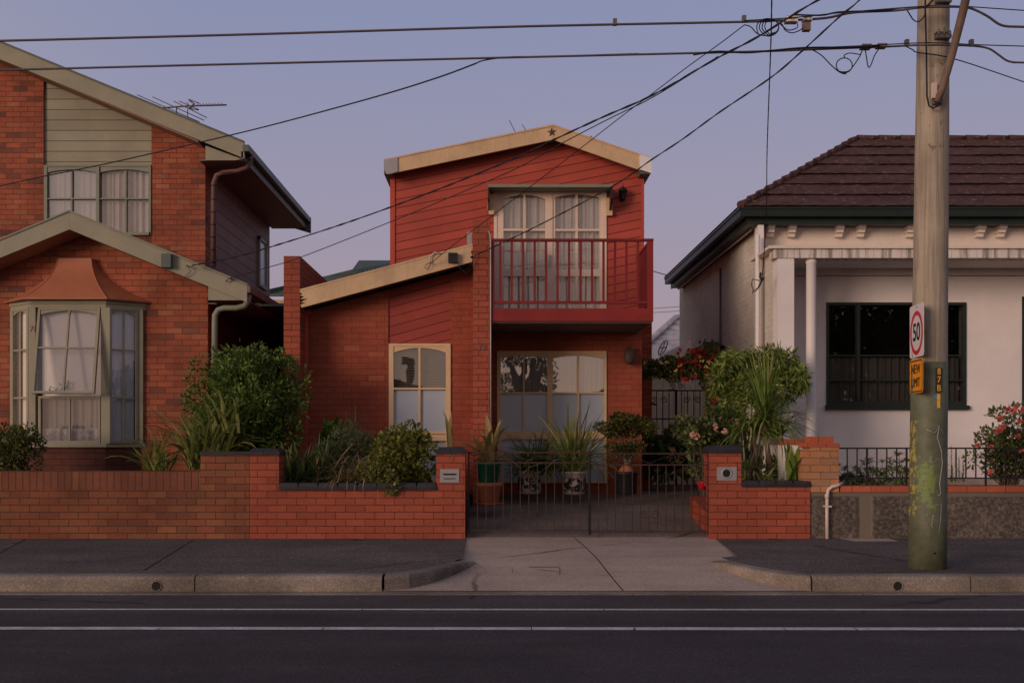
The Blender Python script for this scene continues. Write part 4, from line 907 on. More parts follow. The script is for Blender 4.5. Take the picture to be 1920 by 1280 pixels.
part('branch_decal', m, 'gutter_grey', g, 'dark twig ornament standing inside the open bay sash')
# bay roof
m = M(); ztop = Z(486, DL); T = [Vector((X(110, DL), DL-.002)), Vector((X(113, DL), DL-.09)), Vector((X(176, DL), DL-.09)), Vector((X(180, DL), DL-.002))]; B = off(A, .13); B[0].x = X(8, DL); B[3].x = X(284, DL); n = 12
for i in range(n+1):
    t = i/n; k = t**1.9; zz = ztop+(zt+.012-ztop)*t
    for a, b in zip(T, B): p = a.lerp(b, k*.93+t*.07); m.v.append(Vector((p.x, p.y, zz)))
for i in range(n):
    for j in range(3): m.f.append([i*4+j, (i+1)*4+j, (i+1)*4+j+1, i*4+j+1]); m.sm.append(False)
m.f.append([0, 1, 2, 3]); m.sm.append(False)
m.slab([tuple(p) for p in off(B, .004)], zt+.001, zt+.02)
part('bay_roof', m, 'copper', g, 'flared terracotta-coloured sheet roof over the bay window')
for j in (1, 2): m = M(); m.tube([m2 for m2 in [Vector((T[j].lerp(B[j], (i/n)**1.9*.93+i/n*.07).x, T[j].lerp(B[j], (i/n)**1.9*.93+i/n*.07).y, ztop+(zt+.012-ztop)*i/n)) for i in range(n+1)]], .008, 6); part('roof_seam', m, 'copper', g)
# television aerial beyond the upper roof
a0 = (X(310, 18), 18); t = thing('television_aerial', 'rusty television aerial above the sage green barge board', 'aerial', (X(352, 18), 18, Z(240, 18)))
part('mast', M().tube([P(331, 200, 18), P(331, 260, 18)], .012, 6).tube([P(352, 205, 18), P(351, 260, 18)], .009, 6), 'metal_dark', t)
part('boom', M().tube([P(300, 203, 18), P(352, 199, 18), P(425, 197, 18)], .014, 6), 'rust', t)
m = M()
for i, (x0, y0, x1, y1) in enumerate(((257, 178, 374, 229), (286, 182, 383, 226), (326, 190, 388, 221), (336, 190, 373, 206), (353, 186, 374, 194), (347, 201, 372, 207), (350, 192, 362, 208))): m.tube([P(x0, y0, 18), P(x1, y1, 18)], .008, 5)
for i in range(9): x = 374+i*5.6; m.tube([P(x-5, 194-i*.1, 18), P(x+1.5, 200-i*.2, 18)], .006, 5)
m.tube([P(355, 188, 18), P(364, 195, 18), P(355, 204, 18)], .02, 6)
part('element', m, 'metal_dark', t)

# =============================================================== HOUSE of white render (right)
w = thing('white_house', 'single-storey white house with maroon tiled hip roof, dark green gutters and a shallow veranda', 'house', (7, 14.6, 0))
DW, DH = 14.6, 15.68
wx = X(1458, DW)
part('side_wall', M().box(wx, wx+.24, DH+.002, 22.4, 0, Z(415, DH)).box(wx, wx+.24, DW+.25, DH, 0, Z(467, DW)-.002), 'white_brick', w)
part('wing_wall', M().box(wx, X(1489, DW), DW, DW+.25, 0, Z(484, DW)), 'white', w)
wz0, wz1, w0, w1 = Z(765, DH), Z(567, DH), X(1549, DH), X(1811, DH)
e0, e1, ez1 = X(1916, DH), X(2100, DH), Z(556, DH)
m = M().box(wx+.24, w0, DH, DH+.24, 0, 3.95).box(w1, e0, DH, DH+.24, 0, 3.95).box(e1, 16, DH, DH+.24, 0, 3.95).box(w0, w1, DH, DH+.24, 0, wz0).box(w0, w1, DH, DH+.24, wz1, 3.95).box(e0, e1, DH, DH+.24, ez1, 3.95)
part('front_wall', m, 'white', w)
part('frieze', M().box(wx-.002, 16, DH-.03, DH+.2, 3.96, Z(414, DH)), 'frieze', w)
part('frieze_moulding', M().box(wx-.02, 16, DH-.06, DH-.031, Z(463, DH), Z(459, DH)), 'frieze', w)
part('veranda_beam', M().box(wx-.06, 16, DW-.02, DW+.22, Z(484, DW), Z(467, DW)), 'white_stained', w)
part('veranda_beam_ledge', M().box(wx-.14, 16, DW-.06, DH-.03, Z(467, DW)+.001, Z(463, DW)+.01), 'frieze', w)
part('veranda_ceiling', M().box(wx+.24, 16, DW+.22, DH-.001, Z(484, DW)+.03, Z(484, DW)+.06), 'white', w)
part('pilaster', M().box(wx-.09, wx-.001, DW+.75, DW+.95, 0, Z(420, 15.4)), 'white', w)
part('downpipe', M().tube([(wx-.13, DW+.62, Z(440, 15.2)), (wx-.13, DW+.62, 1)], .035, 10), 'white_gloss', w)
part('veranda_floor', M().box(wx+.24, 16, DW-.05, DH, 0, .78), 'concrete', w)
cxx = X(1521, DW+.1)
part('veranda_column', M().lathe(cxx, DW+.1, [(.085, .78), (.085, .86), (.076, .9), (.075, 2.0), (.072, Z(492, DW)-.0), (.08, Z(491, DW)), (.08, Z(484, DW))], 28), 'white_gloss', w)
for px in (1442.5, 1482.5, 1571.5, 1611.5, 1704, 1835, 1874, 1990, 2030):
    a, b = X(px-6, 15.6), X(px+6, 15.6); m = M(); y = DH-.031
    for i, d in enumerate((.24, .20, .15, .10)): za = Z(418.5+i*7, 15.6); m.box(a, b, y-d, y, za-.052+(.006), za).box(a-.006, b+.006, y-d-.01, y, za-.01, za+.003)
    part('eave_bracket', m, 'frieze', w)
# window
ww = glazed(w, DH, 'front_window', 'green_frame',
    [(1549, 1554, 567, 760), (1806, 1811, 567, 760), (1554, 1806, 567, 572), (1606, 1612, 572, 753), (1752, 1758, 572, 753), (1554, 1806, 752, 760), (1554, 1606, 665, 667.5, .02), (1612, 1752, 665, 667.5, .02), (1758, 1806, 665, 667.5, .02), (1554, 1606, 711, 714, .02), (1612, 1752, 711, 714, .02), (1758, 1806, 711, 714, .02)],
    [], [(1552, 1808, 570, 756, 'glass_dark')], [(1556, 1804, 669, 752, 'curtain_dim', .13, .03)])
part('sill', M().box(w0-.02, w1+.03, DH-.07, DH+.05, Z(768, DH), Z(760, DH)), 'green_frame', ww)
part('window_backing', M().box(w0-.3, w1+.9, DH+.5, DH+.52, wz0-.3, wz1+.5), 'dark', w)
e = glazed(w, DH, 'front_door', 'green_frame', [(1916, 1924, 556, 905), (1924, 2100, 556, 562)], [], [], [])
part('door_leaf', M().box(X(1924, DH), e1, DH+.05, DH+.1, .78, Z(562, DH)), 'green_frame', e)
# eaves and roof
GD = 15.2; gx = X(1388, GD); gt = Z(389, GD); gb = Z(405, GD); RB = 22.0
part('gutter', M().box(gx, 18, GD-.0, GD+.12, gb, gt).box(gx, gx+.12, GD+.12, RB, gb, gt), 'green_trim', w)
part('gutter_lip', M().box(gx-.012, 18, GD-.015, GD+.0, gt-.025, gt+.008).box(gx-.015, gx, GD-.015, RB, gt-.025, gt+.008), 'green_trim', w)
part('fascia', M().box(gx+.13, 18, GD+.13, GD+.16, gb-.10, gb+.03).box(gx+.13, gx+.16, GD+.16, RB, gb-.10, gb+.03), 'green_frame', w)
part('soffit', M().box(gx+.16, 18, GD+.16, DH-.031, gb-.085, gb-.06).box(gx+.16, wx-.001, DH-.031, RB, gb-.085, gb-.06), 'green_frame', w)
part('soffit_batten', M().box(wx-.12, wx-.09, GD+.5, RB, gb-.115, gb-.086), 'frieze', w)
RX, RY, RZ = 6.65, 18.35, Z(262, 18.35)
m = M(); NC = 7; zE = gt+.0
def roofrow(t): return zE+(RZ-zE)*t
yE = GD+.0; xE = gx+.0
for i in range(NC):
    ta, tb = i/NC, (i+1)/NC
    ya, yb = yE+(RY-yE)*ta, yE+(RY-yE)*tb; xa_, xb_ = xE+(RX-xE)*ta, xE+(RX-xE)*tb
    za, zb_ = roofrow(ta)+.06, roofrow(tb)+.012; n = 120; o = len(m.v); xr_ = 20.
    for j in range(n+1):
        s = j/n; x0 = xa_+(xr_-xa_)*s; x1 = xb_+(xr_-xb_)*s; wv = .006*math.sin(x0*2*math.pi/.30)+.004*math.sin(x0*3.1+i)
        m.v += [Vector((x0, ya+.06, za-.05)), Vector((x0, ya-.022, za-.03+wv)), Vector((x1, yb, zb_+wv*.6))]
    for j in range(n):
        for k in (0, 1): m.f.append([o+j*3+k, o+j*3+3+k, o+j*3+4+k, o+j*3+1+k]); m.sm.append(False)
    # left slope
    yc, yd = RB-(RB-RY)*ta, RB-(RB-RY)*tb; o = len(m.v)
    m.add([(xa_+.06, ya, za-.05), (xa_-.022, ya, za-.03), (xb_, yb, zb_), (xa_+.06, yc, za-.05), (xa_-.022, yc, za-.03), (xb_, yd, zb_)], [(0, 1, 4, 3), (1, 2, 5, 4)])
rr_ = part('tiled_roof', m, 'tiles', w)
m = M()
for i in range(NC*2+1):
    t = i/(NC*2+1); t2 = (i+1.08)/(NC*2+1)
    a = Vector((xE+(RX-xE)*t, yE+(RY-yE)*t, roofrow(t)+.05+.012)); b = Vector((xE+(RX-xE)*t2, yE+(RY-yE)*t2, roofrow(t2)+.04)); m.tube([a-Vector((0, 0, .02)), b-Vector((0, 0, .02))], [.062, .05], 8)
for i in range(40):
    x = RX+i*.4; m.tube([(x, RY, RZ+.035), (x+.42, RY, RZ+.03)], [.055, .048], 8)
part('ridge_capping', m, 'tiles', w)
part('back_slope', M().add([(xE, RB, zE), (20, RB, zE), (20, RY, RZ), (RX, RY, RZ)], [(0, 1, 2, 3)]), 'tiles', w)
# things fixed to the side wall
part('side_vent_hood', M().side([(17.9, 3.05), (18.6, 2.9), (18.6, 3.2)], wx-.22, wx-.001), 'iron_rust', w)
part('corner_pipe', M().tube([(wx-.03, 18.2, 1), (wx-.03, 18.2, 4.5)], .02, 6), 'metal_dark', w)
part('coiled_service_cable', M().tube([P(1430, 512, 14.45), P(1428, 524, 14.5), P(1421, 540, 14.5), P(1413, 545, 14.5), P(1409, 534, 14.5), P(1411, 523, 14.5), P(1424, 526, 14.5), P(1430, 522, 14.5), P(1425, 536, 14.5), P(1416, 547, 14.5), P(1412, 545, 14.5), P(1411, 550, 14.5)], .007, 6).tube([P(1426, 511, 14.5), P(1425, 519, 14.5), P(1429, 527, 14.5), P(1432, 520, 14.5)], .014, 6), 'wire', w)

# =============================================================== things beyond the houses
D = 30.
t = thing('green_roofed_house', 'far house with a corrugated green steel roof behind the red house', 'house', (X(600, D), D, 0))
part('roof', M().add([P(660, 506, D), P(673, 488, D+2), P(760, 488, D+2), P(900, 600, D), P(500, 553, D), P(505, 542, D)], [(0, 3, 2, 1)]).add([P(500, 543, D-1), P(612, 517, D+1), P(664, 504, D+1), P(760, 504, D+1), P(760, 553, D-1), P(500, 553, D-1)], [(0, 5, 4, 3, 2, 1)]), 'roof_green', t)
part('wall', M().box(X(470, D), X(900, D), D, D+6, 0, Z(553, D-1)), 'cream', t)
part('gutter', M().box(X(470, D-1), X(900, D-1), D-1.1, D-1, Z(556, D-1), Z(552, D-1)), 'gutter_grey', t)
D = 34.
t = thing('pale_roofed_house', 'far house with a pale grey tiled roof seen between the red and white houses', 'house', (X(1260, D), D+5, 0))
m = M(); NR = 10
for i in range(NR):
    ya, yb = 690-(690-598)*i/NR, 690-(690-598)*(i+1)/NR
    xl0, xl1 = (1165+(1268-1165)*i/NR, 1165+(1268-1165)*(i+1)/NR); da, db = D+i*.5, D+(i+1)*.5
    m.add([P(xl0, ya, da)+Vector((0, 0, -.05)), P(1500, ya, da)+Vector((0, 0, -.05)), P(1500, ya, da)+Vector((0, 0, .08)), P(xl0, ya, da)+Vector((0, 0, .08)), P(xl1, yb, db), P(1500, yb, db)], [(0, 1, 2, 3), (3, 2, 5, 4)])
part('roof', m, 'tiles_pale', t)
part('hip_capping', M().tube([P(1165, 690, D)+Vector((0, 0, .1)), P(1268, 597, D+5)+Vector((0, 0, .05)), P(1500, 597, D+5)], .12, 8), 'tiles_pale', t)
part('wall', M().box(X(1175, D), X(1500, D), D+.6, D+8, 0, Z(688, D)), 'white', t)
Ds = 18.3
t = thing('garden_shed', 'pale boarded lean-to behind the tall side gate', 'shed', (3.6, Ds, 0))
part('wall', M().prism([(2.7, 0), (4.11, 0), (4.11, Z(664, Ds)), (X(1222, Ds), Z(692, Ds))], Ds, Ds+2), 'siding_beige', t)
part('roof_edge', M().prism(pp([(1206, 694), (1290, 640), (1290, 655), (1218, 702)], Ds), Ds-.3, Ds+2), 'white', t)
part('satellite_dish', M().tube([P(1243+(a-6)*0+11*math.cos(a*.5236)*.55+6*math.sin(a*.5236), 652-14*math.sin(a*.5236), Ds+3) for a in range(12)], .014, 6, True).tube([P(1238, 664, Ds+3), P(1243, 652, Ds+3), P(1247, 641, Ds+3)], .012, 5).tube([P(1236, 652, Ds+3), P(1243, 652, Ds+3), P(1250, 650, Ds+3)], .012, 5), 'metal', t)
# tall side gate
Dt = 17.0
t = thing('side_gate', 'tall scrolled black iron gate across the side passage', 'gate', (X(1265, Dt), Dt, .55))
gb0 = .6
for px in (1208, 1268, 1330): part('post', M().bar((X(px, Dt), Dt, gb0), (X(px, Dt), Dt, Z(730, Dt))), 'iron', t) if False else part('post', M().bar((X(px, Dt), Dt, gb0), (X(px, Dt), Dt, Z(730, Dt)), .03), 'iron', t)
for py in (732, 785, 850): part('rail', M().bar((X(1208, Dt), Dt, Z(py, Dt)), (X(1330, Dt), Dt, Z(py, Dt)), .022), 'iron', t)
for i in range(1, 11): part('baluster', M().bar((X(1208+i*11.6, Dt), Dt, gb0), (X(1208+i*11.6, Dt), Dt, Z(732, Dt)), .013), 'iron', t)
m = M()
for s, c in ((1, 1213), (-1, 1262), (1, 1276), (-1, 1325)): m.tube(scroll(X(c, Dt), Z(724, Dt), Dt, .05, s), .007, 5)
m.tube([P(1208+i*6, 731-8*math.sin(i/10*3.14159)*-1-8*(1-abs(i/10*2-1))**.5, Dt) for i in range(11)], .007, 5)
for s, c in ((1, 1225), (-1, 1245), (1, 1288), (-1, 1308)): m.tube(scroll(X(c, Dt), Z(750, Dt), Dt, .06, s), .007, 5)
part('scroll', m, 'iron', t)
t = thing('bicycle_stand', 'dark garden stake with a crossbar just behind the side gate', 'stake', (X(1219, 17.6), 17.6, .55))
part('stake', M().tube([P(1219, 756, 17.6), P(1219, 900, 17.6)], .025, 6), 'iron', t); part('crossbar', M().tube([P(1209, 755, 17.6), P(1230, 758, 17.6)], .018, 6), 'iron', t)
# low brick edging beside the driveway
m = M().side([(12.5, 0), (13.45, 0), (13.45, .62), (12.5, .50)], 2.62, 2.84)
single('brick_edging', m, 'brick_main', 'low sloping brick edging just inside the right gate leaf', 'edging', (2.7, 13, 0))

# =============================================================== utility pole
def pole_green():
    m, nt, b, out = newmat('green_pole_paint'); p = pos(nt); s = nd(nt, 'ShaderNodeSeparateXYZ'); nt.links.new(p, s.inputs[0])
    n = noise(nt, 14, 5, p); n3 = noise(nt, 5, 3, p)
    c = ramp(nt, noise(nt, 3, 5, p), [(.3, (.085, .09, .05)), (.7, (.13, .14, .085))])
    c = mixc(nt, 1, c, ramp(nt, n, [(.3, .8), (.7, 1.2)]), 'MULTIPLY')
    dx = mth(nt, 'DIVIDE', mth(nt, 'SUBTRACT', s.outputs[0], 4.12), .10); dz_ = mth(nt, 'DIVIDE', mth(nt, 'SUBTRACT', s.outputs[2], .98), .34)
    r2 = mth(nt, 'ADD', mth(nt, 'MULTIPLY', dx, dx), mth(nt, 'MULTIPLY', dz_, dz_))
    c = mixc(nt, ramp(nt, mth(nt, 'ADD', r2, mth(nt, 'MULTIPLY', mth(nt, 'SUBTRACT', noise(nt, 26, 4, p), .35), 3.2)), [(.72, .55), (1.05, 0)]), c, (.20, .30, .05))
    ex = mth(nt, 'ADD', mth(nt, 'SUBTRACT', s.outputs[0], mth(nt, 'MULTIPLY', s.outputs[2], .013)), mth(nt, 'MULTIPLY', n, -.07))
    k = ramp(nt, mth(nt, 'MULTIPLY', mth(nt, 'SUBTRACT', ex, 3.9), 5), [(.40, 1), (.50, 0)])
    zz = ramp(nt, mth(nt, 'MULTIPLY', s.outputs[2], .5), [(.3, 0), (.33, 1), (.78, 1), (.8, 0)])
    nz = ramp(nt, noise(nt, 22, 2, p), [(.5, 0), (.56, .9)])
    c = mixc(nt, mth(nt, 'MULTIPLY', mth(nt, 'MULTIPLY', k, zz), nz), c, (.42, .33, .06))
    nt.links.new(c, b.inputs['Base Color']); b.inputs['Roughness'].default_value = .6; bump(nt, b, n, .2, .005); return m
MT['pole_green'] = pole_green()
def timber():
    m, nt, b, out = newmat('aged_pole_timber'); p = pos(nt)
    mp = nd(nt, 'ShaderNodeMapping'); mp.inputs['Scale'].default_value = (40, 40, 1.2); nt.links.new(p, mp.inputs[0])
    n = noise(nt, 1, 6, mp.outputs[0]); c = ramp(nt, n, [(.25, (.19, .15, .115)), (.5, (.33, .27, .205)), (.75, (.43, .36, .28))])
    c = mixc(nt, 1, c, ramp(nt, noise(nt, 2, 5, p), [(.3, .75), (.7, 1.2)]), 'MULTIPLY')
    c = mixc(nt, ramp(nt, noise(nt, 9, 3, p), [(.66, 0), (.72, .6)]), c, (.08, .055, .035))
    nt.links.new(c, b.inputs['Base Color']); b.inputs['Roughness'].default_value = .85; bump(nt, b, n, .4, .01); return m
MT['timber'] = timber()
PD = 9.66
def pc(z): t = (z-.15)/5.5; return Vector((4.183+t*.062, PD, z))
def pr_(z): return .172-.027*(z-.15)/5.5
u = thing('utility_pole', 'tall timber utility pole with a green painted base, standing on the footpath near the kerb', 'utility pole', (4.18, PD, .14))
ob = part('pole', M().tube([pc(.1+i*.6) for i in range(16)], [pr_(.1+i*.6)+random.uniform(-.002, .002) for i in range(16)], 28), 'timber', u)
zg = Z(680, PD)
part('painted_base', M().tube([pc(z) for z in (.12, .6, 1.1, 1.6, zg)], [pr_(z)+.004 for z in (.12, .6, 1.1, 1.6, zg)], 32), 'pole_green', u)
def onpole(a, z, e=.006):    # point on the pole skin; a = angle from facing the road
    c = pc(z); r = pr_(z)+e; return Vector((c.x+r*math.sin(a), c.y-r*math.cos(a), z))
PX = lambda px, z: (X(px, PD-.15)-pc(z).x)/pr_(z)
def scr(pts, r=.007, mat='chalk', nm='graffiti'):
    q = []
    for px, py in pts:
        z = Z(py, PD-.13); a = max(-.98, min(.98, PX(px, z))); q.append(onpole(math.asin(a), z, .003))
    return M().tube(q, r, 5)
m = scr([(1738, 805), (1752, 812), (1760, 795), (1756, 820), (1764, 845), (1766, 870), (1760, 905), (1763, 925), (1757, 928)])
m2 = scr([(1746, 852), (1743, 862), (1750, 866), (1757, 858), (1766, 866)], .004); m3 = scr([(1752, 945), (1764, 944), (1762, 975), (1759, 998), (1745, 985), (1748, 965), (1760, 962)], .004); m4 = scr([(1757, 797), (1768, 812), (1748, 810)], .004)
for q in (m2, m3, m4): m.add(q.v, q.f, True)
part('graffiti', m, 'chalk', u)
for ch, py in (('8', 697), ('7', 712), ('B', 728)):
    z = Z(py, PD-.16); p = onpole(.10, z, .006)
    part('number_plate', M().box(p.x-.030, p.x+.030, p.y-.004, p.y+.006, z-.038, z+.038), 'iron_rust', u)
    text(ch, .082, (p.x, p.y-.006, z), u, 'yellow', 'number', .001, .85, .001)
z = Z(752, PD-.16); p = onpole(.10, z, .008); part('yellow_tag', M().box(p.x-.014, p.x+.014, p.y-.003, p.y+.01, z-.065, z+.07), 'yellow', u)
z = Z(744, PD-.16); p = onpole(-.05, z, .005); part('paint_dot', M().tube([p+Vector((0, .006, 0)), p-Vector((0, .001, 0))], .018, 10), 'blue', u)
z = Z(1037, PD-.17); p = onpole(-.02, z, .004); part('bolt_hole', M().tube([p+Vector((0, .01, 0)), p-Vector((0, .001, 0))], .012, 10), 'black', u)
# hardware on the pole
def ring(z, r=.016, e=.01): return M().tube([onpole(i*math.pi/10, z, e) for i in range(20)], r, 6, True)
for py, nm in ((17, 'upper_clamp'), (83, 'lower_clamp')):
    z = Z(py, PD); m = M(); p = onpole(.1, z, .03)
    m.box(p.x-.07, p.x+.07, p.y-.03, p.y+.05, z-.018, z+.018).tube([p+Vector((-.05, -.03, 0)), p+Vector((-.05, -.03, .06))], .008, 6).tube([p+Vector((0, -.03, 0)), p+Vector((0, -.03, .075))], .009, 6).tube([p+Vector((.05, -.03, 0)), p+Vector((.05, -.03, .05))], .008, 6).box(p.x-.07, p.x+.07, p.y-.02, p.y+.05, z+.03, z+.045)
    part(nm, m, 'metal_dark', u)
# lamp arm rising out of the frame
arm = part('lamp_arm', M().tube([P(1757, 192, PD-.22), P(1767, 165, PD-.24), P(1783, 110, PD-.3), P(1806, 20, PD-.45), P(1815, -20, PD-.55), P(1850, -150, PD-.9)], [.030, .034, .036, .038, .038, .04], 12), 'rust', u)
part('arm_plate', M().box(X(1747, PD-.17), X(1756, PD-.17), PD-.185, PD-.15, Z(196, PD), Z(168, PD)), 'pvc', arm)
part('arm_foot', M().box(X(1750, PD-.17), X(1765, PD-.17), PD-.21, PD-.14, Z(207, PD), Z(199, PD)), 'metal_dark', arm)
part('lamp_cable', M().tube([P(1735, -60, PD-.19), P(1735, 20, PD-.19), P(1737, 100, PD-.19), P(1738, 180, PD-.19), P(1742, 199, PD-.19), P(1750, 203, PD-.21), P(1758, 199, PD-.22), P(1764, 188, PD-.22)], .0085, 6), 'wire', u)
# speed sign on the traffic side of the pole
th = R(-96); SC = P(1718.5, 620, 9.55)
RM = Matrix.Translation(SC) @ Matrix.Rotation(th, 4, 'Z')
def rp(x, z, y=0): return RM @ Vector((x, y, z))
def rounded(w, h, r, y0, y1):
    pts = []
    for cx_, cz_, a0_ in ((w/2-r, h/2-r, 0), (-w/2+r, h/2-r, 90), (-w/2+r, -h/2+r, 180), (w/2-r, -h/2+r, 270)):
        for i in range(5): a = R(a0_+i*22.5); pts.append((cx_+r*math.cos(a), cz_+r*math.sin(a)))
    m = M().prism(pts, y0, y1); return m
def sgn(m, dz=0): m.v = [RM @ (v+Vector((0, 0, dz))) for v in m.v]; return m
SH = 99*9.5/F; SWd = .42
s = thing('speed_sign', 'white 50 speed limit sign with a red ring on the side of the utility pole', 'road sign', SC)
part('plate', sgn(rounded(SWd, SH, .03, 0, .004)), 'sign_white', s)
rg = M(); n = 48; Rw, Rh = SWd*.455, 83*9.5/F/2
for i in range(n):
    a = 2*math.pi*i/n; rg.v += [Vector((Rw*math.cos(a), -.002, Rh*math.sin(a)-.02)), Vector(((Rw-.042)*math.cos(a), -.002, (Rh-.042)*math.sin(a)-.02))]
rg.f = [[2*i, 2*((i+1) % n), 2*((i+1) % n)+1, 2*i+1] for i in range(n)]; rg.sm = [False]*n
part('ring', sgn(rg), 'sign_red', s)
tc = rp(0, -.02, -.002); text('50', .235, tc, s, 'sign_black', 'speed_number', .0008, .95, .004, rot=(90, 0, -96))
part('bolt', M().tube([rp(0, .228, 0), rp(0, .228, -.004)], .008, 8), 'metal_dark', s)
y2 = Z(704.5, 9.5)-SC.z
s2 = thing('new_limit_sign', 'small amber NEW LIMIT plate directly under the white speed sign', 'road sign', SC+Vector((0, 0, y2)))
H2 = 64*9.5/F
part('plate', sgn(rounded(SWd*.98, H2, .04, -.006, -.002), y2), 'sign_yellow', s2)
bm_ = M(); pts = rounded(SWd*.94, H2-.02, .035, 0, 0).v[:20]; pin = rounded(SWd*.94-.022, H2-.042, .028, 0, 0).v[:20]
for a, b in zip(pts, pin): bm_.v += [Vector((a.x, -.008, a.z)), Vector((b.x, -.008, b.z))]
bm_.f = [[2*i, 2*((i+1) % 20), 2*((i+1) % 20)+1, 2*i+1] for i in range(20)]; bm_.sm = [False]*20
part('border', sgn(bm_, y2), 'sign_black', s2)
text('NEW', .125, rp(0, y2+.065, -.009), s2, 'sign_black', 'lettering', .0008, .95, .0, rot=(90, 0, -96))
text('LIMIT', .125, rp(0, y2-.065, -.009), s2, 'sign_black', 'lettering', .0008, .90, .0, rot=(90, 0, -96))
part('mounting_strap', M().box(SC.x+.01, 4.10, SC.y-.06, SC.y+.04, SC.z-.02, SC.z+.0), 'metal_dark', s)
# =============================================================== overhead cables
def smooth(pts, k=6):
    out = []; n = len(pts)
    for i in range(n-1):
        p0, p1, p2, p3 = pts[max(i-1, 0)], pts[i], pts[i+1], pts[min(i+2, n-1)]
        for j in range(k):
            t = j/k; out.append(.5*((2*p1)+(p2-p0)*t+(2*p0-5*p1+4*p2-p3)*t*t+(3*p1-p0-3*p2+p3)*t*t*t))
    out.append(pts[-1]); return out
def cable(pts, r, label, mat='wire', group=None, twist=0, name='overhead_cable'):
    q = smooth([P(*p) for p in pts]); m = M()
    if twist:
        for ph in (0, math.pi):
            L = 0; w = []
            for i, p in enumerate(q):
                if i: L += (p-q[i-1]).length
                w.append((p, L))
            dense = []
            for (a, la), (b, lb_) in zip(w, w[1:]):
                n = max(1, int((lb_-la)/.12))
                for j in range(n): t = j/n; dense.append((a.lerp(b, t), la+(lb_-la)*t))
            m.tube([p+Vector((0, math.cos(l*2*math.pi/twist+ph), math.sin(l*2*math.pi/twist+ph)))*r*.75 for p, l in dense], r*.75, 5)
    else: m.tube(q, r, 6)
    return single(name, m, mat, label, 'cable', q[0], group)
G = 'street cables strung along the poles'
WD = 9.55
cable([(-300, 83, WD), (0, 77, WD), (480, 64.5, WD), (960, 50.5, WD), (1390, 41.5, WD), (1450, 39, WD)], .011, 'grey street cable, the higher of the two long parallel lines', 'wire_grey', G)
cable([(-300, 136, WD), (0, 131.5, WD), (400, 121.5, WD), (900, 109.5, WD), (1380, 98, WD), (1500, 94, WD)], .010, 'grey street cable, the lower of the two long parallel lines', 'wire_grey', G)
cable([(1395, 39, WD-.05), (1480, 34, WD-.05), (1560, 26, WD-.05), (1640, 19, WD-.05), (1720, 13, WD-.2), (1780, 11, WD-.2), (1920, 20, WD), (2200, 38, WD)], .005, 'thin catenary wire tied at the top clamp of the pole', 'wire', G)
cable([(1450, 39, WD), (1490, 38, WD), (1550, 34, WD), (1600, 24, WD), (1680, 20, WD), (1730, 14, WD-.2), (1790, 13, WD-.2), (1820, 16, WD), (1850, 30, WD), (1872, 45, WD), (1890, 50, WD), (1925, 51, WD), (2200, 60, WD)], .0115, 'thick street cable dropping in a curve to the right of the pole top', 'wire_grey', G)
cable([(1490, 28, WD), (1540, 29, WD), (1575, 23, WD), (1640, 21, WD), (1690, 18, WD)], .008, 'short black lead laid along the upper street cable', 'wire', G)
cable([(1500, 91, WD-.04), (1620, 86, WD-.04), (1720, 81, WD-.22), (1780, 81.5, WD-.22), (1825, 84, WD), (1920, 87, WD), (2200, 95, WD)], .005, 'thin catenary wire tied at the lower clamp of the pole', 'wire', G)
cable([(1500, 94, WD), (1580, 91, WD), (1660, 88, WD), (1700, 86, WD), (1725, 85, WD-.22), (1780, 85, WD-.22), (1830, 87, WD), (1855, 92, WD), (1872, 103, WD), (1888, 114, WD), (1905, 117.5, WD), (1925, 118, WD), (2200, 128, WD)], .0095, 'street cable dropping in a lower curve to the right of the pole', 'wire_grey', G)
cable([(1300, 103, WD-.06), (1345, 97, WD-.06), (1400, 99, WD-.06), (1450, 95, WD-.06), (1510, 90, WD-.06), (1600, 89, WD-.06), (1650, 86, WD-.06)], .009, 'black lead bundled onto the lower street cable', 'wire', G)
cable([(893, 119, WD), (820, 146, 10.2), (700, 183, 11), (500, 237, 12.2), (340, 275, 13), (195, 308, 13.5), (80, 331, 13.8), (-60, 362, 14)], .008, 'single black service line sagging across the front of the brick house', 'wire')
cable([(893, 119, WD), (910, 113, WD), (960, 107, WD), (1030, 107, WD), (1100, 104, WD), (1198, 101, WD)], .006, 'thin black lead clipped along the lower street cable near its left clamp', 'wire', G)
cable([(2500, -520, 5.5), (1660, -60, 8.5), (1535, 0, 8.9), (1420, 70, 9.4), (1340, 112, 9.8), (1225, 178, 10.3), (1130, 220, 10.7), (1039, 262, 11.1), (965, 297, 11.4), (860, 340, 11.9), (769, 375, 12.3), (640, 421, 12.9), (504, 464, 13.4), (430, 484, 13.7), (352, 499, FL-.1)], .009, 'thick twisted service line ending at the brick house lower gable', 'wire', twist=.5)
cable([(1345, 106, WD), (1330, 117, 9.7), (1225, 182, 10.2), (1144, 222, 10.6), (1057, 267, 11.1), (976, 312, 11.5), (900, 346, 11.9), (742, 412, 12.5), (567, 481, 13.3), (500, 502, 13.6), (432, 522, FL-.08)], .0055, 'thin service line running just under the twisted one to the brick house', 'wire')
cable([(1396, 47, WD), (1350, 82, 9.8), (1290, 125, 10.2), (1220, 178, 10.7), (1166, 218, 11.1), (1085, 281, 11.7), (976, 364, 12.6), (884, 434, 13.4), (845, 463, 13.7), (806, 495, 13.88)], .0055, 'steep thin service line ending at the cream eave board of the red house', 'wire')
cable([(2300, -740, 5.5), (1700, -90, 8.4), (1612, 0, 8.8), (1575, 31, 9.0), (1505, 95, 9.5), (1445, 146, 10), (1350, 210, 10.6), (1280, 261, 11.2), (1221, 300, 11.6), (1149, 349, 12.1), (1013, 421, 12.9), (921, 465, 13.5), (890, 479, 13.87)], .0075, 'dark twisted service line crossing the gable to the red house pier', 'wire', twist=.6)
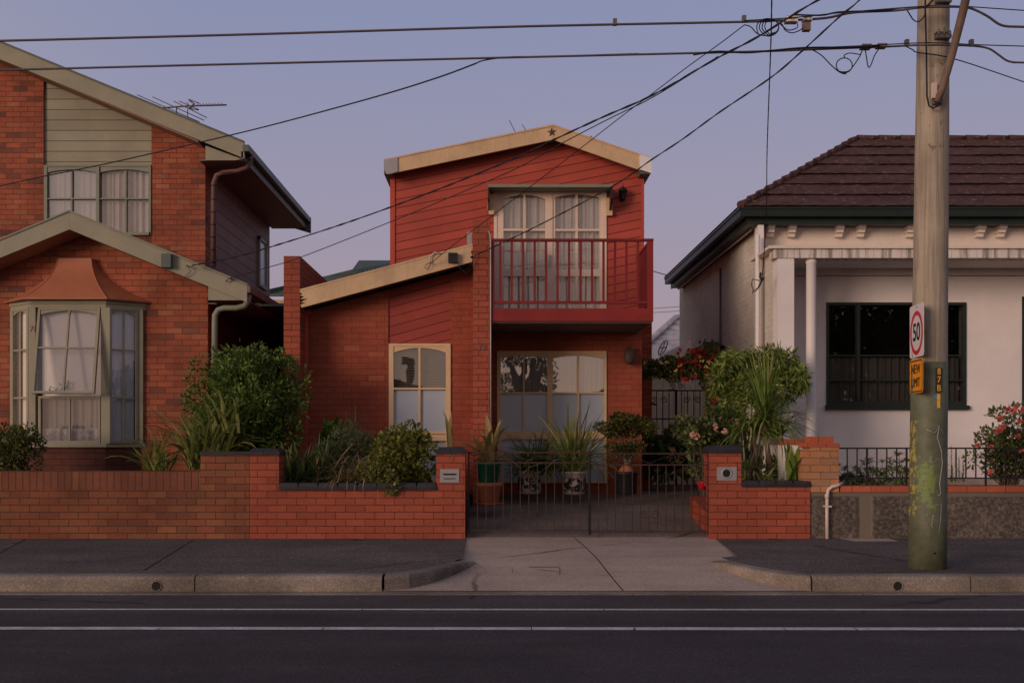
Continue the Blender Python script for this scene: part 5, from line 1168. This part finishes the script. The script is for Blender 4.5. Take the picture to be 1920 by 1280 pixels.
cable([(1460, -900, 4.5), (1448, -80, 7.5), (1447, 0, 8), (1446, 60, 8.6), (1443, 150, 9.6), (1440, 230, 10.6), (1438, 300, 11.6), (1437, 400, 12.9), (1433, 470, 14.0), (1431, 500, 14.35), (1428, 520, 14.45)], .007, 'steep twisted service line dropping to the corner of the white house', 'wire', twist=.5)
cable([(1700, 88, WD), (1712, 94, WD), (1722, 99, WD-.17), (1790, 111, WD), (1920, 154, 10.5), (2100, 215, 12)], .0055, 'single wire slanting down to the right from behind the pole', 'wire')
cable([(1700, 18, WD), (1706, 28, WD), (1713, 38, WD), (1722, 41, WD-.1), (1731, 34, WD-.2), (1735, 24, WD-.2)], .006, 'small slack loop of black wire beside the pole top', 'wire')
cable([(1760, -12, WD-.3), (1745, 5, WD-.25), (1737, 12, WD-.22), (1728, 14, WD-.2)], .009, 'short stay tied down onto the top clamp of the pole', 'wire')
G2 = 'hanging loops of slack cable'
def coil(pts, label): cable(pts, .0052, label, 'wire', G2, name='cable_loop')
coil([(1396, 47, WD)]+[(1408, 51, WD), (1418, 62, WD), (1430, 67, WD), (1447, 66, WD)]+[(1447+(13+k*2.6)*math.sin(a*.7)-k*2.5, 50+(13+k*1.2)*math.cos(a*.7)+k*.6, WD-.02*k) for k in (0, 1, 2, 3) for a in [k*9+j for j in range(9)]]+[(1462, 45, WD), (1472, 57, WD), (1485, 62, WD), (1500, 57, WD), (1508, 50, WD)], 'messy round coil of slack black cable under the upper street cable')
coil([(1460, 42, WD-.1), (1470, 52, WD-.1), (1480, 57, WD-.1), (1495, 52, WD-.1), (1494, 42, WD-.1)], 'small open loop between the coil and the connector blocks')
coil([(1520, 92, WD), (1540, 104, WD), (1560, 124, WD), (1575, 136, WD), (1586, 139, WD)]+[(1583+15*math.sin(a*.7), 123+14*math.cos(a*.7), WD-.03) for a in range(18)]+[(1590, 134, WD), (1600, 124, WD), (1612, 106, WD), (1617, 94, WD)], 'neat round cable coil hanging from the lower street cable')
coil([(1584, 109, WD), (1583, 104, WD), (1592, 100, WD), (1603, 101, WD), (1613, 102, WD), (1617, 94, WD)], 'short wavy tail above the neat round coil')
coil([(1622, 92, WD), (1625, 110, WD), (1628, 126, WD), (1633, 122, WD), (1640, 104, WD), (1648, 92, WD)], 'narrow V-shaped loop beneath the two brown connectors')
G3 = 'connector blocks on the street cables'
for px, py, w_, h_, lb, up in ((1483, 38.5, 22, 12, 'left ribbed connector block on the upper street cable', 1), (1513, 37, 16, 9, 'right connector block with a hanging lower half on the upper cable', 2), (1623, 89, 18, 8, 'left brown connector on the lower street cable', 0), (1652, 87.5, 18, 7, 'right brown connector on the lower street cable', 0)):
    c = P(px, py, WD); k = WD/F; t = thing('cable_connector', lb, 'connector', c, G3)
    m = M().box(c.x-w_*k/2, c.x+w_*k/2, c.y-.04, c.y+.04, c.z-h_*k*.4, c.z+h_*k*.4); part('body', m, 'rust' if up == 0 else 'terracotta', t) if up == 0 else part('body', m, 'white_stained', t)
    m = M()
    for i in range(4): x = c.x+(i-1.5)*w_*k*.24; m.tube([(x, c.y-.03, c.z-h_*k*.62), (x, c.y-.03, c.z+h_*k*.5)], .010, 6)
    part('bolt', m, 'metal_dark', t)
    if up == 2: part('lower_half', M().box(c.x-w_*k*.5, c.x+w_*k*.35, c.y-.03, c.y+.03, c.z-.11, c.z-.035), 'rust', t)
for i, (px, py, ln) in enumerate(((1395, 36, 8), (1700, 81, 8), (1821, 81, 8), (1153, 42, 6))):
    c = P(px, py, WD); single('cable_clip', M().box(c.x-.018, c.x+.018, c.y-.02, c.y+.02, c.z-.03, c.z+.03), 'metal_dark', ('small clip on the upper street cable above the slanting service line', 'small clip left of the pole on the lower wires', 'small clip right of the lamp arm on the lower wires', 'tiny clip midway along the upper street cable')[i], 'clip', c)
G4 = 'distant wires between the red and white houses'
cable([(1200, 500, 28), (1240, 513, 28), (1275, 521, 28)], .012, 'highest faint distant wire just left of the white house eave', 'wire', G4)
cable([(1200, 581, 40), (1240, 577, 40), (1290, 574, 40)], .010, 'middle faint distant wire above the pale tiled roof', 'wire_grey', G4)
cable([(1200, 587, 40), (1240, 585, 40), (1290, 582, 40)], .010, 'lowest faint distant wire above the pale tiled roof', 'wire_grey', G4)

# =============================================================== plants
def plant(name, label, cat, base, parts, group=None):
    t = thing(name, label, cat, base, group)
    for nm, mb, mat in parts: part(nm, mb, mat, t)
    return t
def shrub(name, label, px, py, rx, ry, D, lm, n, size, asp, seed, nc=14, base=None, depth=None, **kw):
    random.seed(seed); k = D/F; c = P(px, py, D); r = (rx*k, depth or rx*k*.8, ry*k)
    cl = clumps(c, r, nc, .38, seed); m = M(); leaves(m, cl, n, size, asp, **kw)
    b = base or (c.x, D, .58); s_ = M(); stems(s_, b, [(q[0], q[1], q[2]) for q in cl], .012)
    return plant(name, label, 'shrub' if 'tree' not in name else 'tree', b, [('foliage', m, lm), ('stem', s_, 'bark')])
def shoots(c, r, n, seed):
    rr = random.Random(seed); out = []
    for i in range(n):
        a = rr.uniform(-.3, math.pi+.3); q = rr.uniform(.95, 1.14); out.append((c[0]+math.cos(a)*r[0]*q, c[1]+rr.uniform(-.6, .3)*r[1], c[2]+math.sin(a)*r[2]*q, .05, .05, rr.uniform(.05, .12)))
    return out
# big bush beside the parapet
random.seed(11); D = 13.35; c = P(468, 748, D); k = D/F
cl = clumps((c.x-.02, D, c.z), (104*k, .6, 86*k), 40, .33, 4)+[(X(440, D), D-.1, Z(820, D), .35, .3, .3), (X(530, D), D-.1, Z(810, D), .3, .3, .35), (X(400, D), D, Z(700, D), .16, .14, .1), (X(487, D), D, Z(676, D), .2, .2, .1), (X(537, D), D, Z(690, D), .15, .15, .12)]
cl += shoots(c, (104*k, .5, 86*k), 44, 5); m = M(); leaves(m, cl, 15000, .064, .45, up=.25)
sh = M(); tips = [P(488, 640, D), P(508, 655, D), P(527, 652, D), P(446, 668, D), P(412, 672, D), P(430, 690, D), P(470, 668, D), P(548, 672, D)]
for tp in tips:
    b = Vector((tp.x+random.uniform(-.05, .05), tp.y, tp.z-.4)); sh.tube([b, b.lerp(tp, .6)+Vector((.01, 0, 0)), tp], [.006, .005, .003], 5)
    for i in range(10): q = b.lerp(tp, .35+.065*i); leaves(m, [(q.x, q.y, q.z, .03, .03, .015)], 4, .05, .5)
stems(sh, (c.x, D, .6), [(q[0], q[1], q[2]) for q in cl[:20]], .016)
plant('leafy_bush', 'large dense green bush against the end of the red house parapet', 'shrub', (c.x, D, .58), [('foliage', m, 'lf_bush'), ('stem', sh, 'bark')])
def strap(label, px, py, D, n, L, Wd, spread, lm, seed, t=(.05, .9), b=(.4, 1.7), name='strappy_plant', sy=.6, extra=()):
    base = P(px, py, D); m = M(); tuft(m, base, n, L, Wd, spread, t, b, seed, sy=sy)
    return plant(name, label, 'plant', base, [('leaves', m, lm)])
strap('arching pale green strap-leaved plant leaning on the large bush', 392, 880, 12.95, 150, 1.12, .062, .24, 'lf_strap', 5, (.02, .7), (.6, 2.2))
strap('young strap-leaved clump rising through the left of the large bush', 428, 812, 12.8, 70, .75, .06, .20, 'lf_strap', 12, (.02, .6), (.5, 1.8))
strap('small dark strappy plant under the right corner of the bay window', 296, 890, 13.2, 60, .72, .045, .14, 'lf_strap', 6, (.02, .7), (.3, 1.8))
shrub('small_shrub', 'small sparse olive shrub in front of the bay window at the left edge', 28, 842, 52, 58, 13.2, 'lf_olive', 3600, .052, .55, 21, 22, base=(X(30, 13.2), 13.2, .58))
strap('dark spiky flax in the bed just right of the brown wall end', 590, 912, 12.75, 150, .68, .058, .20, 'lf_strapdark', 7, (.05, 1.25), (.0, .7))
strap('low strappy clump at the left end of the tiled capping', 548, 908, 12.7, 70, .55, .05, .16, 'lf_strap', 17, (.05, 1.2), (.2, .9))
shrub('feathery_shrub', 'thin feathery grey-green shrub before the red brick facade', 655, 845, 62, 58, 13.2, 'lf_grey', 7500, .06, .18, 23, 24, base=(X(655, 13.3), 13.3, .6))
strap('wispy upright stalk of feathery green in the middle of the bed', 662, 850, 13.4, 14, .75, .012, .08, 'lf_grey', 27, (.0, .25), (.0, .4), name='wispy_plant')
shrub('broad_leaved_shrub', 'small broad-leaved dark shrub at the back of the bed by the facade', 630, 815, 24, 20, 13.5, 'lf_bush', 220, .12, .8, 29, 7, base=(X(630, 13.7), 13.7, .6))
strap('tangle of dry tan grass spilling onto the tiled capping', 680, 902, 12.58, 330, .52, .02, .30, 'lf_dry', 8, (.2, 1.3), (.5, 2.1), name='dry_grass')
random.seed(31)
shrub('rounded_shrub', 'rounded glossy yellow-green shrub beside the numbered pillar', 760, 862, 60, 58, 12.75, 'lf_round', 4200, .056, .75, 31, 32, base=(X(765, 12.75), 12.75, .6), shell=.5)
m = M(); leaves(m, [(X(738, 12.3), 12.16, Z(908, 12.3), .09, .07, .13), (X(715, 12.35), 12.25, Z(890, 12.35), .16, .1, .12), (X(690, 12.4), 12.4, Z(880, 12.4), .14, .1, .1)], 520, .05, .75)
single('trailing_shrub', m, 'lf_round', 'short trailing sprig of glossy leaves hanging over the tiled capping', 'shrub', P(738, 905, 12.2))
strap('tall lone curled yellow leaf rising behind the numbered pillar', 845, 850, 12.75, 4, .62, .06, .02, 'lf_yellow', 3, (.0, .15), (.1, .9), name='curled_leaf_plant')
# potted plants
def pot(name, label, px, pybase, D, prof, potmat, extra, group='potted plants in the courtyard'):
    k = D/F; x = X(px, D); z = Z(pybase, D); t = thing(name, label, 'potted plant', (x, D, z), group)
    part('pot', M().lathe(x, D, [(r*k, z+h*k) for r, h in prof], 28), potmat, t)
    for nm, mb, mat in extra: part(nm, mb, mat, t)
    return t
D = 13.35; k = D/F; x = X(916, D); zb = Z(945, D)
def patch(px, py, w_, h_, D, R_, n=14, seed=1):
    pass
m = M(); tuft(m, (x, D, zb+76*k), 24, .74, .13, .05, (.15, 1.2), (.2, 1.3), 9)
t = pot('potted_plant', 'yellowing broad-leaved plant in a green pot standing in a terracotta pot', 916, 945, D, [(18, 0), (19, 1), (23.5, 33), (25.5, 34), (25.5, 41), (22, 41)], 'terracotta', [('leaves', m, 'lf_yellow')])
part('inner_pot', M().lathe(x, D, [(17*k, zb+38*k), (21.5*k, zb+74*k), (23*k, zb+74*k), (23*k, zb+80*k), (21*k, zb+80*k), (20*k, zb+74*k)], 28), 'pot_green', t)
part('saucer', M().lathe(x, D, [(25*k, zb-1*k), (28*k, zb+3*k), (26*k, zb+3.2*k)], 24), 'terracotta', t)
def patterned():
    m, nt, b, out = newmat('black_and_white_pot_glaze'); p = pos(nt); s = nd(nt, 'ShaderNodeSeparateXYZ'); nt.links.new(p, s.inputs[0])
    n = noise(nt, 13, 2, p); zz = ramp(nt, mth(nt, 'MULTIPLY', s.outputs[2], .8), [(.50, 0), (.52, 1), (.66, 1), (.69, 0)])
    c = mixc(nt, mth(nt, 'MULTIPLY', ramp(nt, n, [(.47, 0), (.49, 1)]), zz), (.45, .38, .33), (.02, .018, .016)); nt.links.new(c, b.inputs['Base Color']); b.inputs['Roughness'].default_value = .3; return m
MT['pot_pattern'] = patterned()
D = 14.4; k = D/F
m = M(); tuft(m, (X(1003, D), D, Z(890, D)), 190, .85, .036, .12, (.2, 1.2), (.4, 2.1), 13)
m.add([], []); tuft(m, (X(985, D), D, Z(888, D)), 6, .5, .06, .03, (.0, .4), (.0, .3), 14)
pot('potted_plant', 'dark drooping strappy plant in the left black and white patterned pot', 993, 925, D, [(19, 0), (21, 3), (22, 20), (21.5, 38), (24, 39), (24, 43), (21, 43)], 'pot_pattern', [('leaves', m, 'lf_strapdark')])
D = 14.3; m = M(); tuft(m, (X(1070, D), D, Z(888, D)), 46, 1.05, .06, .12, (.05, .8), (.0, .6), 15)
tuft(m, (X(1075, D), D, Z(888, D)), 150, 1.05, .036, .14, (.2, 1.1), (.5, 2.0), 16)
pot('potted_plant', 'tall spiky-leaved plant in the right black and white patterned pot', 1076, 926, D, [(19, 0), (21, 3), (23, 20), (22, 38), (25, 39), (25, 43), (21, 43)], 'pot_pattern', [('leaves', m, 'lf_strap')])
D = 14.1; random.seed(41); k = D/F; m = M()
cl = clumps(P(1172, 795, D), (54*k, .28, 21*k), 16, .36, 8)+clumps(P(1180, 838, D), (46*k, .2, 18*k), 10, .36, 9)+[(X(1150, D), D, Z(808, D), .12, .12, .1), (X(1213, D), D, Z(803, D), .09, .1, .12)]
leaves(m, cl, 4600, .046, .5)
s_ = M(); s_.tube([P(1174, 890, D), P(1177, 872, D), P(1170, 855, D), P(1160, 830, D), P(1152, 805, D)], [.055, .04, .022, .016, .01], 8).tube([P(1177, 872, D), P(1188, 850, D), P(1190, 825, D), P(1193, 800, D)], [.03, .02, .015, .01], 8).tube([P(1170, 855, D), P(1178, 830, D), P(1175, 800, D)], [.02, .014, .01], 7)
t = pot('potted_tree', 'small many-branched tree with an orange swollen trunk in a black plastic pot', 1174, 925, D, [(19, 0), (20, 2), (21, 36), (22.5, 37), (22.5, 42), (19, 42)], 'pot_black', [('crown', m, 'lf_small'), ('trunk', s_, 'bark')])
part('caudex', M().lathe(X(1174, D), D, [(.10, Z(888, D)), (.11, Z(882, D)), (.08, Z(876, D)), (.04, Z(871, D)), (.03, Z(868, D))], 12), 'terracotta', t)
# roses, climber, right-hand bushes
def blooms(px0, px1, py0, py1, D, n, r, seed, dd=.3):
    rr = random.Random(seed); random.seed(seed); m = M()
    for i in range(n): flower(m, P(rr.uniform(px0, px1), rr.uniform(py0, py1), D+rr.uniform(-dd, .1)), r*rr.uniform(.7, 1.2))
    return m
D = 13.9; random.seed(51); k = D/F; m = M()
cl = clumps(P(1320, 812, D), (50*k, .35, 42*k), 16, .3, 10)+[(X(1282, D), D, Z(800, D), .12, .12, .16), (X(1350, D), D, Z(790, D), .2, .2, .2), (X(1310, D), D, Z(870, D), .12, .1, .2), (X(1365, D), D, Z(830, D), .16, .15, .25), (X(1340, D), D, Z(875, D), .16, .15, .15)]
leaves(m, cl, 3600, .075, .65); s_ = M(); stems(s_, (X(1325, D), D, .5), [q[:3] for q in cl], .012)
RB_ = plant('rose_bush', 'open rose bush with a few pale pink blooms behind the right driveway pillar', 'shrub', (X(1325, D), D, .5), [('foliage', m, 'lf_rose'), ('stem', s_, 'bark')])
for a, b in ((1358, 808), (1300, 815), (1342, 800), (1380, 790), (1306, 818)): q = M(); flower(q, P(a, b, D-.35), .05, 14); part('flower', q, 'fl_pink', RB_)
single('red_pot', M().lathe(X(1317, 13.6), 13.6, [(.05, Z(918, 13.6)), (.07, Z(904, 13.6)), (.075, Z(902, 13.6)), (.06, Z(902, 13.6))], 16), 'sign_red', 'small empty red pot beside the right gate pillar', 'pot', (X(1317, 13.6), 13.6, Z(918, 13.6)))
D = 16.0; random.seed(61); k = D/F; m = M()
cl = [(X(a, D), D, Z(b, D), .2, .2, .13) for a, b in ((1218, 690), (1235, 692), (1255, 684), (1275, 688), (1295, 680), (1312, 672), (1325, 690), (1330, 665), (1300, 695), (1343, 690), (1265, 700), (1335, 715))]+[(X(1213, D), D, Z(706, D), .07, .07, .12), (X(1268, D), D, Z(706, D), .1, .1, .09), (X(1333, D), D, Z(740, D), .08, .1, .25), (X(1335, D), D, Z(780, D), .1, .1, .25), (X(1318, D), D, Z(650, D), .05, .05, .1), (X(1338, D), D, Z(652, D), .06, .05, .1)]
leaves(m, cl, 3600, .065, .6); s_ = M(); s_.tube([P(1336, 880, D), P(1337, 780, D), P(1332, 720, D), P(1310, 688, D), (X(1270, D), D, Z(690, D)), P(1212, 696, D)], [.03, .025, .02, .016, .012, .008], 6)
FC_ = plant('flowering_climber', 'red-flowering climber arching over the side passage', 'climber', (X(1336, D), D, .55), [('foliage', m, 'lf_olive'), ('stem', s_, 'bark'), ])
rr2 = random.Random(62)
for i in range(44): q = M(); flower(q, P(rr2.uniform(1268, 1342), rr2.uniform(655, 712), D-rr2.uniform(.1, .35)) if i < 36 else P(rr2.uniform(1325, 1345), rr2.uniform(700, 790), D-.2), .045*rr2.uniform(.6, 1.1), 9); part('flower', q, 'fl_red', FC_)
for i in range(10): q = M(); flower(q, P(rr2.uniform(1210, 1330), rr2.uniform(668, 705), D-.3), .035, 6); part('pale_leaf', q, 'fl_yel', FC_)
D = 14.1; random.seed(71); k = D/F; m = M()
cl = clumps(P(1420, 710, D), (66*k, .4, 42*k), 34, .24, 12)+[(X(1470, D), D, Z(716, D), .15, .15, .3), (X(1375, D), D, Z(745, D), .17, .2, .28), (X(1475, D), D, Z(675, D), .15, .15, .12), (X(1372, D), D, Z(790, D), .16, .15, .14)]
cl += shoots(P(1420, 712, D), (74*k, .4, 46*k), 70, 6); leaves(m, cl, 5400, .125, .22, up=.1, droop=.45); s_ = M(); stems(s_, (X(1400, D), D, .6), [q[:3] for q in cl[:18]], .014)
s_.tube([P(1401, 905, D), P(1402, 850, D), P(1392, 790, D), P(1398, 740, D)], [.03, .026, .02, .014], 8)
plant('narrow_leaved_tree', 'bushy bright green small tree with narrow drooping leaves beside the white house corner', 'tree', (X(1400, D), D, .6), [('crown', m, 'lf_willow'), ('trunk', s_, 'bark')])
D = 13.1; k = D/F; m = M()
for px, py, n_, L in ((1433, 790, 120, .8), (1412, 815, 90, .7), (1452, 818, 100, .66)): tuft(m, P(px, py, D), n_, L, .034, .04, (.1, 1.5), (.8, 2.6), px)
tuft(m, P(1436, 790, D), 80, .98, .034, .04, (.0, .5), (.0, .8), 5)
tuft(m, P(1465, 815, D+.1), 60, .85, .009, .03, (.2, 1.2), (.6, 2.0), 77)
leaves(m, [(X(1425, D), D+.1, Z(885, D), .3, .15, .16), (X(1465, D), D+.15, Z(880, D), .15, .1, .14)], 420, .09, .4)
s_ = M().tube([P(1446, 903, D), P(1440, 850, D), P(1433, 790, D)], [.065, .035, .022], 10).tube([P(1420, 903, D), P(1418, 850, D), P(1412, 808, D)], [.03, .022, .018], 8).tube([P(1408, 903, D), P(1408, 870, D), P(1418, 840, D)], [.03, .02, .015], 8)
plant('cabbage_tree', 'grassy-topped small palm-like tree with thin bare trunks behind the newspaper pillar', 'tree', P(1430, 903, D), [('crown', m, 'lf_grass'), ('trunk', s_, 'bark')])
strap('broad upright green leaves next to the yellow brick pier', 1490, 905, 12.50, 34, .50, .12, .10, 'lf_grass', 81, (.0, .5), (.0, .6), name='broad_leaved_plant')
strap('low sprawling green leaves left of the broad-leaved plant', 1440, 905, 12.50, 26, .32, .06, .12, 'lf_strap', 82, (.4, 1.3), (.2, 1.0), name='low_plant')
# right-hand bed
for i, (px, w_, h_, lb) in enumerate(((1592, 22, 30, 'low leafy plant nearest the yellow pier behind the railing'), (1640, 28, 42, 'second low leafy plant along the iron railing'), (1686, 26, 52, 'third low leafy plant along the iron railing, left of the pole'))):
    random.seed(90+i); D = 12.75; k = D/F; m = M(); c = P(px, 905-h_*.5, D)
    tips = [(c.x+random.uniform(-1, 1)*w_*k, D+random.uniform(-.1, .1), c.z+random.uniform(-.2, .55)*h_*k) for _ in range(13)]
    for q in tips:
        for j in range(15):
            blade(m, q, random.uniform(0, 6.28), .085, .02, random.uniform(.6, 1.6), .5, 2)
    leaves(m, [(c.x, D, c.z-.08, w_*k, .12, h_*k*.35)], 260, .06, .35)
    s_ = M(); stems(s_, (c.x, D, .7), tips, .007)
    plant('leafy_plant', lb, 'plant', (c.x, D, .7), [('foliage', m, 'lf_bush'), ('stem', s_, 'bark')], 'low leafy plants behind the railing')
random.seed(95); m = M()
for a, b in ((1776, 845), (1784, 835), (1792, 848), (1798, 858), (1806, 868), (1770, 868), (1785, 870)):
    for j in range(60): t_ = j/60; q = P(a, b+t_*(905-b), 12.8); blade(m, q, random.uniform(0, 6.28), .05*(0.4+t_), .012, .7, .3, 2)
plant('conifer_shrub', 'group of small pointed conifer-like shrubs right of the pole behind the railing', 'shrub', P(1787, 905, 12.8), [('foliage', m, 'lf_bush')])
random.seed(96); D = 13.0; k = D/F
cl = clumps(P(1905, 835, D), (60*k, .35, 60*k), 26, .3, 14)+[(X(1880, D), D, Z(775, D), .18, .15, .08), (X(1915, D), D, Z(768, D), .2, .15, .1), (X(1838, D), D, Z(845, D), .08, .08, .1), (X(1836, D), D, Z(820, D), .06, .06, .05), (X(1818, D), D, Z(862, D), .07, .07, .12), (X(1870, D), D, Z(870, D), .2, .2, .2), (X(1900, D), D, Z(870, D), .3, .2, .25)]
m = M(); leaves(m, cl, 4200, .055, .55); s_ = M(); stems(s_, (X(1885, D), D, .7), [q[:3] for q in cl], .012)
BL = ((1872, 786), (1877, 783), (1868, 808), (1874, 805), (1905, 762), (1918, 768), (1900, 770), (1912, 790), (1833, 836), (1857, 838), (1917, 845), (1858, 885), (1908, 818), (1890, 768), (1880, 800))
RB_ = plant('rose_bush', 'rose bush with many pink and orange blooms at the right edge behind the railing', 'shrub', (X(1885, D), D, .7), [('foliage', m, 'lf_rose'), ('stem', s_, 'bark')])
for a, b in BL: q = M(); flower(q, P(a, b, D-.38), .04, 12); part('flower', q, 'fl_rose', RB_)
# dark potted greenery in the side passage
random.seed(97); D = 16.2; m = M(); leaves(m, clumps(P(1262, 850, D), (64*D/F, .4, 42*D/F), 18, .35, 15), 1300, .14, .55); tuft(m, P(1250, 870, D), 26, .7, .10, .2, (.1, 1.0), (.2, 1.0), 98)
plant('shade_plant', 'dark broad-leaved greenery filling the foot of the side passage', 'plant', P(1262, 890, D), [('foliage', m, 'lf_strapdark')])
# ground litter along the wall foot
random.seed(99); m = M()
for i in range(220):
    x = random.uniform(-8, 8); y = random.choice((12.15, 9.06, 9.02, 9.07, 12.1, 11))-random.random()**2*.35
    if -.3 < x < 2.6 and y > 11: continue
    z = zf(y)+.004 if y > 9.25 else .012; a = random.random()*6.3; L = .02
    m.add([(x, y, z), (x+L*math.cos(a), y+L*math.sin(a), z+.004), (x+L*1.3*math.cos(a+.6), y+L*1.3*math.sin(a+.6), z+.002)], [(0, 1, 2)])
struct('leaf_litter', m, 'lf_dry', 'stuff')

# =============================================================== trees across the road, seen mirrored in the panes
random.seed(101)
def mir(px, py, L, D=DU): s_ = (2*D+L); return Vector((X(px, 1)*s_, -L, ZC-(py-VY)/F*s_))
L = 15; m = M(); tr = M()
for tx, bx in ((952, 977), (985, 979), (1000, 996), (1022, 998)): tr.tube([mir(bx, 800, L), mir(bx, 730, L), mir((bx+tx)/2, 700, L), mir(tx, 675, L)], [.32, .26, .15, .06], 8)
for c in ((955, 672), (970, 668), (990, 672), (1003, 665), (1015, 676), (1028, 682)): leaves(m, [(*mir(c[0], c[1], L), .4, .5, .28)], 100, .28, .2, droop=.9)
leaves(m, [(*mir(950, 722, L), .45, .5, .55), (*mir(1018, 715, L), .6, .5, .6), (*mir(1000, 732, L), .9, .5, .3)], 1700, .16, .4)
plant('street_tree', 'dark forked tree across the road, seen mirrored in the ground floor window', 'tree', (mir(985, 820, L).x, -L, 0), [('crown', m, 'lf_olive'), ('trunk', tr, 'bark')])

for x0, x1, hh, lb in ((-16, -9.5, 4.0, 'plain low house across the road, mirrored in the bay window panes'), (-9.4, -3.5, 3.6, 'small gabled house across the road, mirrored in the narrow facade window'), (5.2, 12, 3.6, 'plain house across the road, mirrored in the dark front window of the white house')):
    t = thing('opposite_house', lb, 'house', ((x0+x1)/2, -16, 0))
    part('wall', M().box(x0, x1, -24, -16, 0, hh), 'brick_shadow', t)
    part('roof', M().prism([(x0-.4, hh), (x1+.4, hh), ((x0+x1)/2, hh+1.0)], -24, -15.6), 'tiles', t)
random.seed(111); m = M(); cl = clumps((19.5, -15, 5.2), (6.5, 2, 3.6), 60, .34, 6); leaves(m, cl, 15000, .34, .6)
tr = M(); stems(tr, (18.5, -15, 0), [q[:3] for q in cl[:14]], .16, .3)
plant('street_tree', 'broad leafy tree across the road, mirrored in the dark front window of the white house', 'tree', (18.5, -15, 0), [('crown', m, 'lf_olive'), ('trunk', tr, 'bark')])
sp_ = mir(769, 700, 9, DF); t = thing('street_lamp', 'lamp post across the road, mirrored in the narrow facade window', 'street lamp', (sp_.x, -9, 0))
part('post', M().tube([(sp_.x, -9, 0), (sp_.x, -9, mir(769, 672, 9, DF).z)], .11, 10), 'iron', t)
part('lamp_head', M().box(sp_.x-.3, sp_.x+.15, -9.2, -8.8, mir(769, 684, 9, DF).z, mir(769, 672, 9, DF).z+.05), 'iron', t)
# =============================================================== camera, light, sky
cam = bpy.data.cameras.new('camera'); co = bpy.data.objects.new('camera', cam); COL.objects.link(co); scene.camera = co
co.location = (0, 0, ZC); co.rotation_euler = (R(90), 0, 0)
cam.sensor_fit = 'HORIZONTAL'; cam.sensor_width = 36; cam.lens = F/1920*36
cam.shift_x = 30/1920; cam.shift_y = 180/1920; cam.clip_end = 2000; cam.clip_start = .05
SUN_AZ, SUN_EL = R(-133), R(3)
sd = Vector((math.sin(SUN_AZ)*math.cos(SUN_EL), math.cos(SUN_AZ)*math.cos(SUN_EL), math.sin(SUN_EL)))
sl = bpy.data.lights.new('sun', 'SUN'); sl.energy = 1.75; sl.angle = R(22); sl.color = (1, .74, .58)
so = bpy.data.objects.new('sun', sl); COL.objects.link(so); so.rotation_euler = (Vector((sd.x, sd.y, .17))).to_track_quat('Z', 'Y').to_euler()
wd = bpy.data.worlds.new('World'); scene.world = wd; wd.use_nodes = True; nt = wd.node_tree; nt.nodes.clear()
o = nd(nt, 'ShaderNodeOutputWorld'); bg = nd(nt, 'ShaderNodeBackground'); nt.links.new(bg.outputs[0], o.inputs[0])
sky = nd(nt, 'ShaderNodeTexSky', sky_type='NISHITA'); sky.sun_disc = False; sky.sun_elevation = SUN_EL; sky.sun_rotation = SUN_AZ; sky.air_density = 1.3; sky.dust_density = 1.5
tc = nd(nt, 'ShaderNodeTexCoord'); s = nd(nt, 'ShaderNodeSeparateXYZ'); nt.links.new(tc.outputs['Generated'], s.inputs[0])
east = ramp(nt, s.outputs[2], [(0, (.43, .32, .35)), (.10, (.41, .32, .375)), (.22, (.355, .325, .45)), (.42, (.262, .300, .485)), (.8, (.19, .21, .30)), (1, (.18, .20, .28))])
west = ramp(nt, s.outputs[2], [(0, (.80, .53, .40)), (.15, (.72, .53, .45)), (.4, (.50, .45, .45)), (.8, (.22, .22, .30)), (1, (.18, .20, .28))])
dt = nd(nt, 'ShaderNodeVectorMath', operation='DOT_PRODUCT'); nt.links.new(tc.outputs['Generated'], dt.inputs[0]); dt.inputs[1].default_value = (sd.x, sd.y, 0)
f = ramp(nt, mth(nt, 'MULTIPLY_ADD', dt.outputs['Value'], .5, .5), [(.3, 0), (.85, 1)])
grad = mixc(nt, f, east, west)
skc = mixc(nt, 1, mixc(nt, 1, sky.outputs[0], (.10, .10, .10), 'MULTIPLY'), (.9, .7, .6), 'DARKEN')
c = mixc(nt, .12, grad, skc)
nt.links.new(c, bg.inputs[0]); bg.inputs[1].default_value = 1
scene.view_settings.view_transform = 'Standard'; scene.view_settings.look = 'None'; scene.view_settings.exposure = 0; scene.view_settings.gamma = 1
scene.render.resolution_x = 1024; scene.render.resolution_y = 682
scene.cycles.max_bounces = 6; scene.cycles.transparent_max_bounces = 12
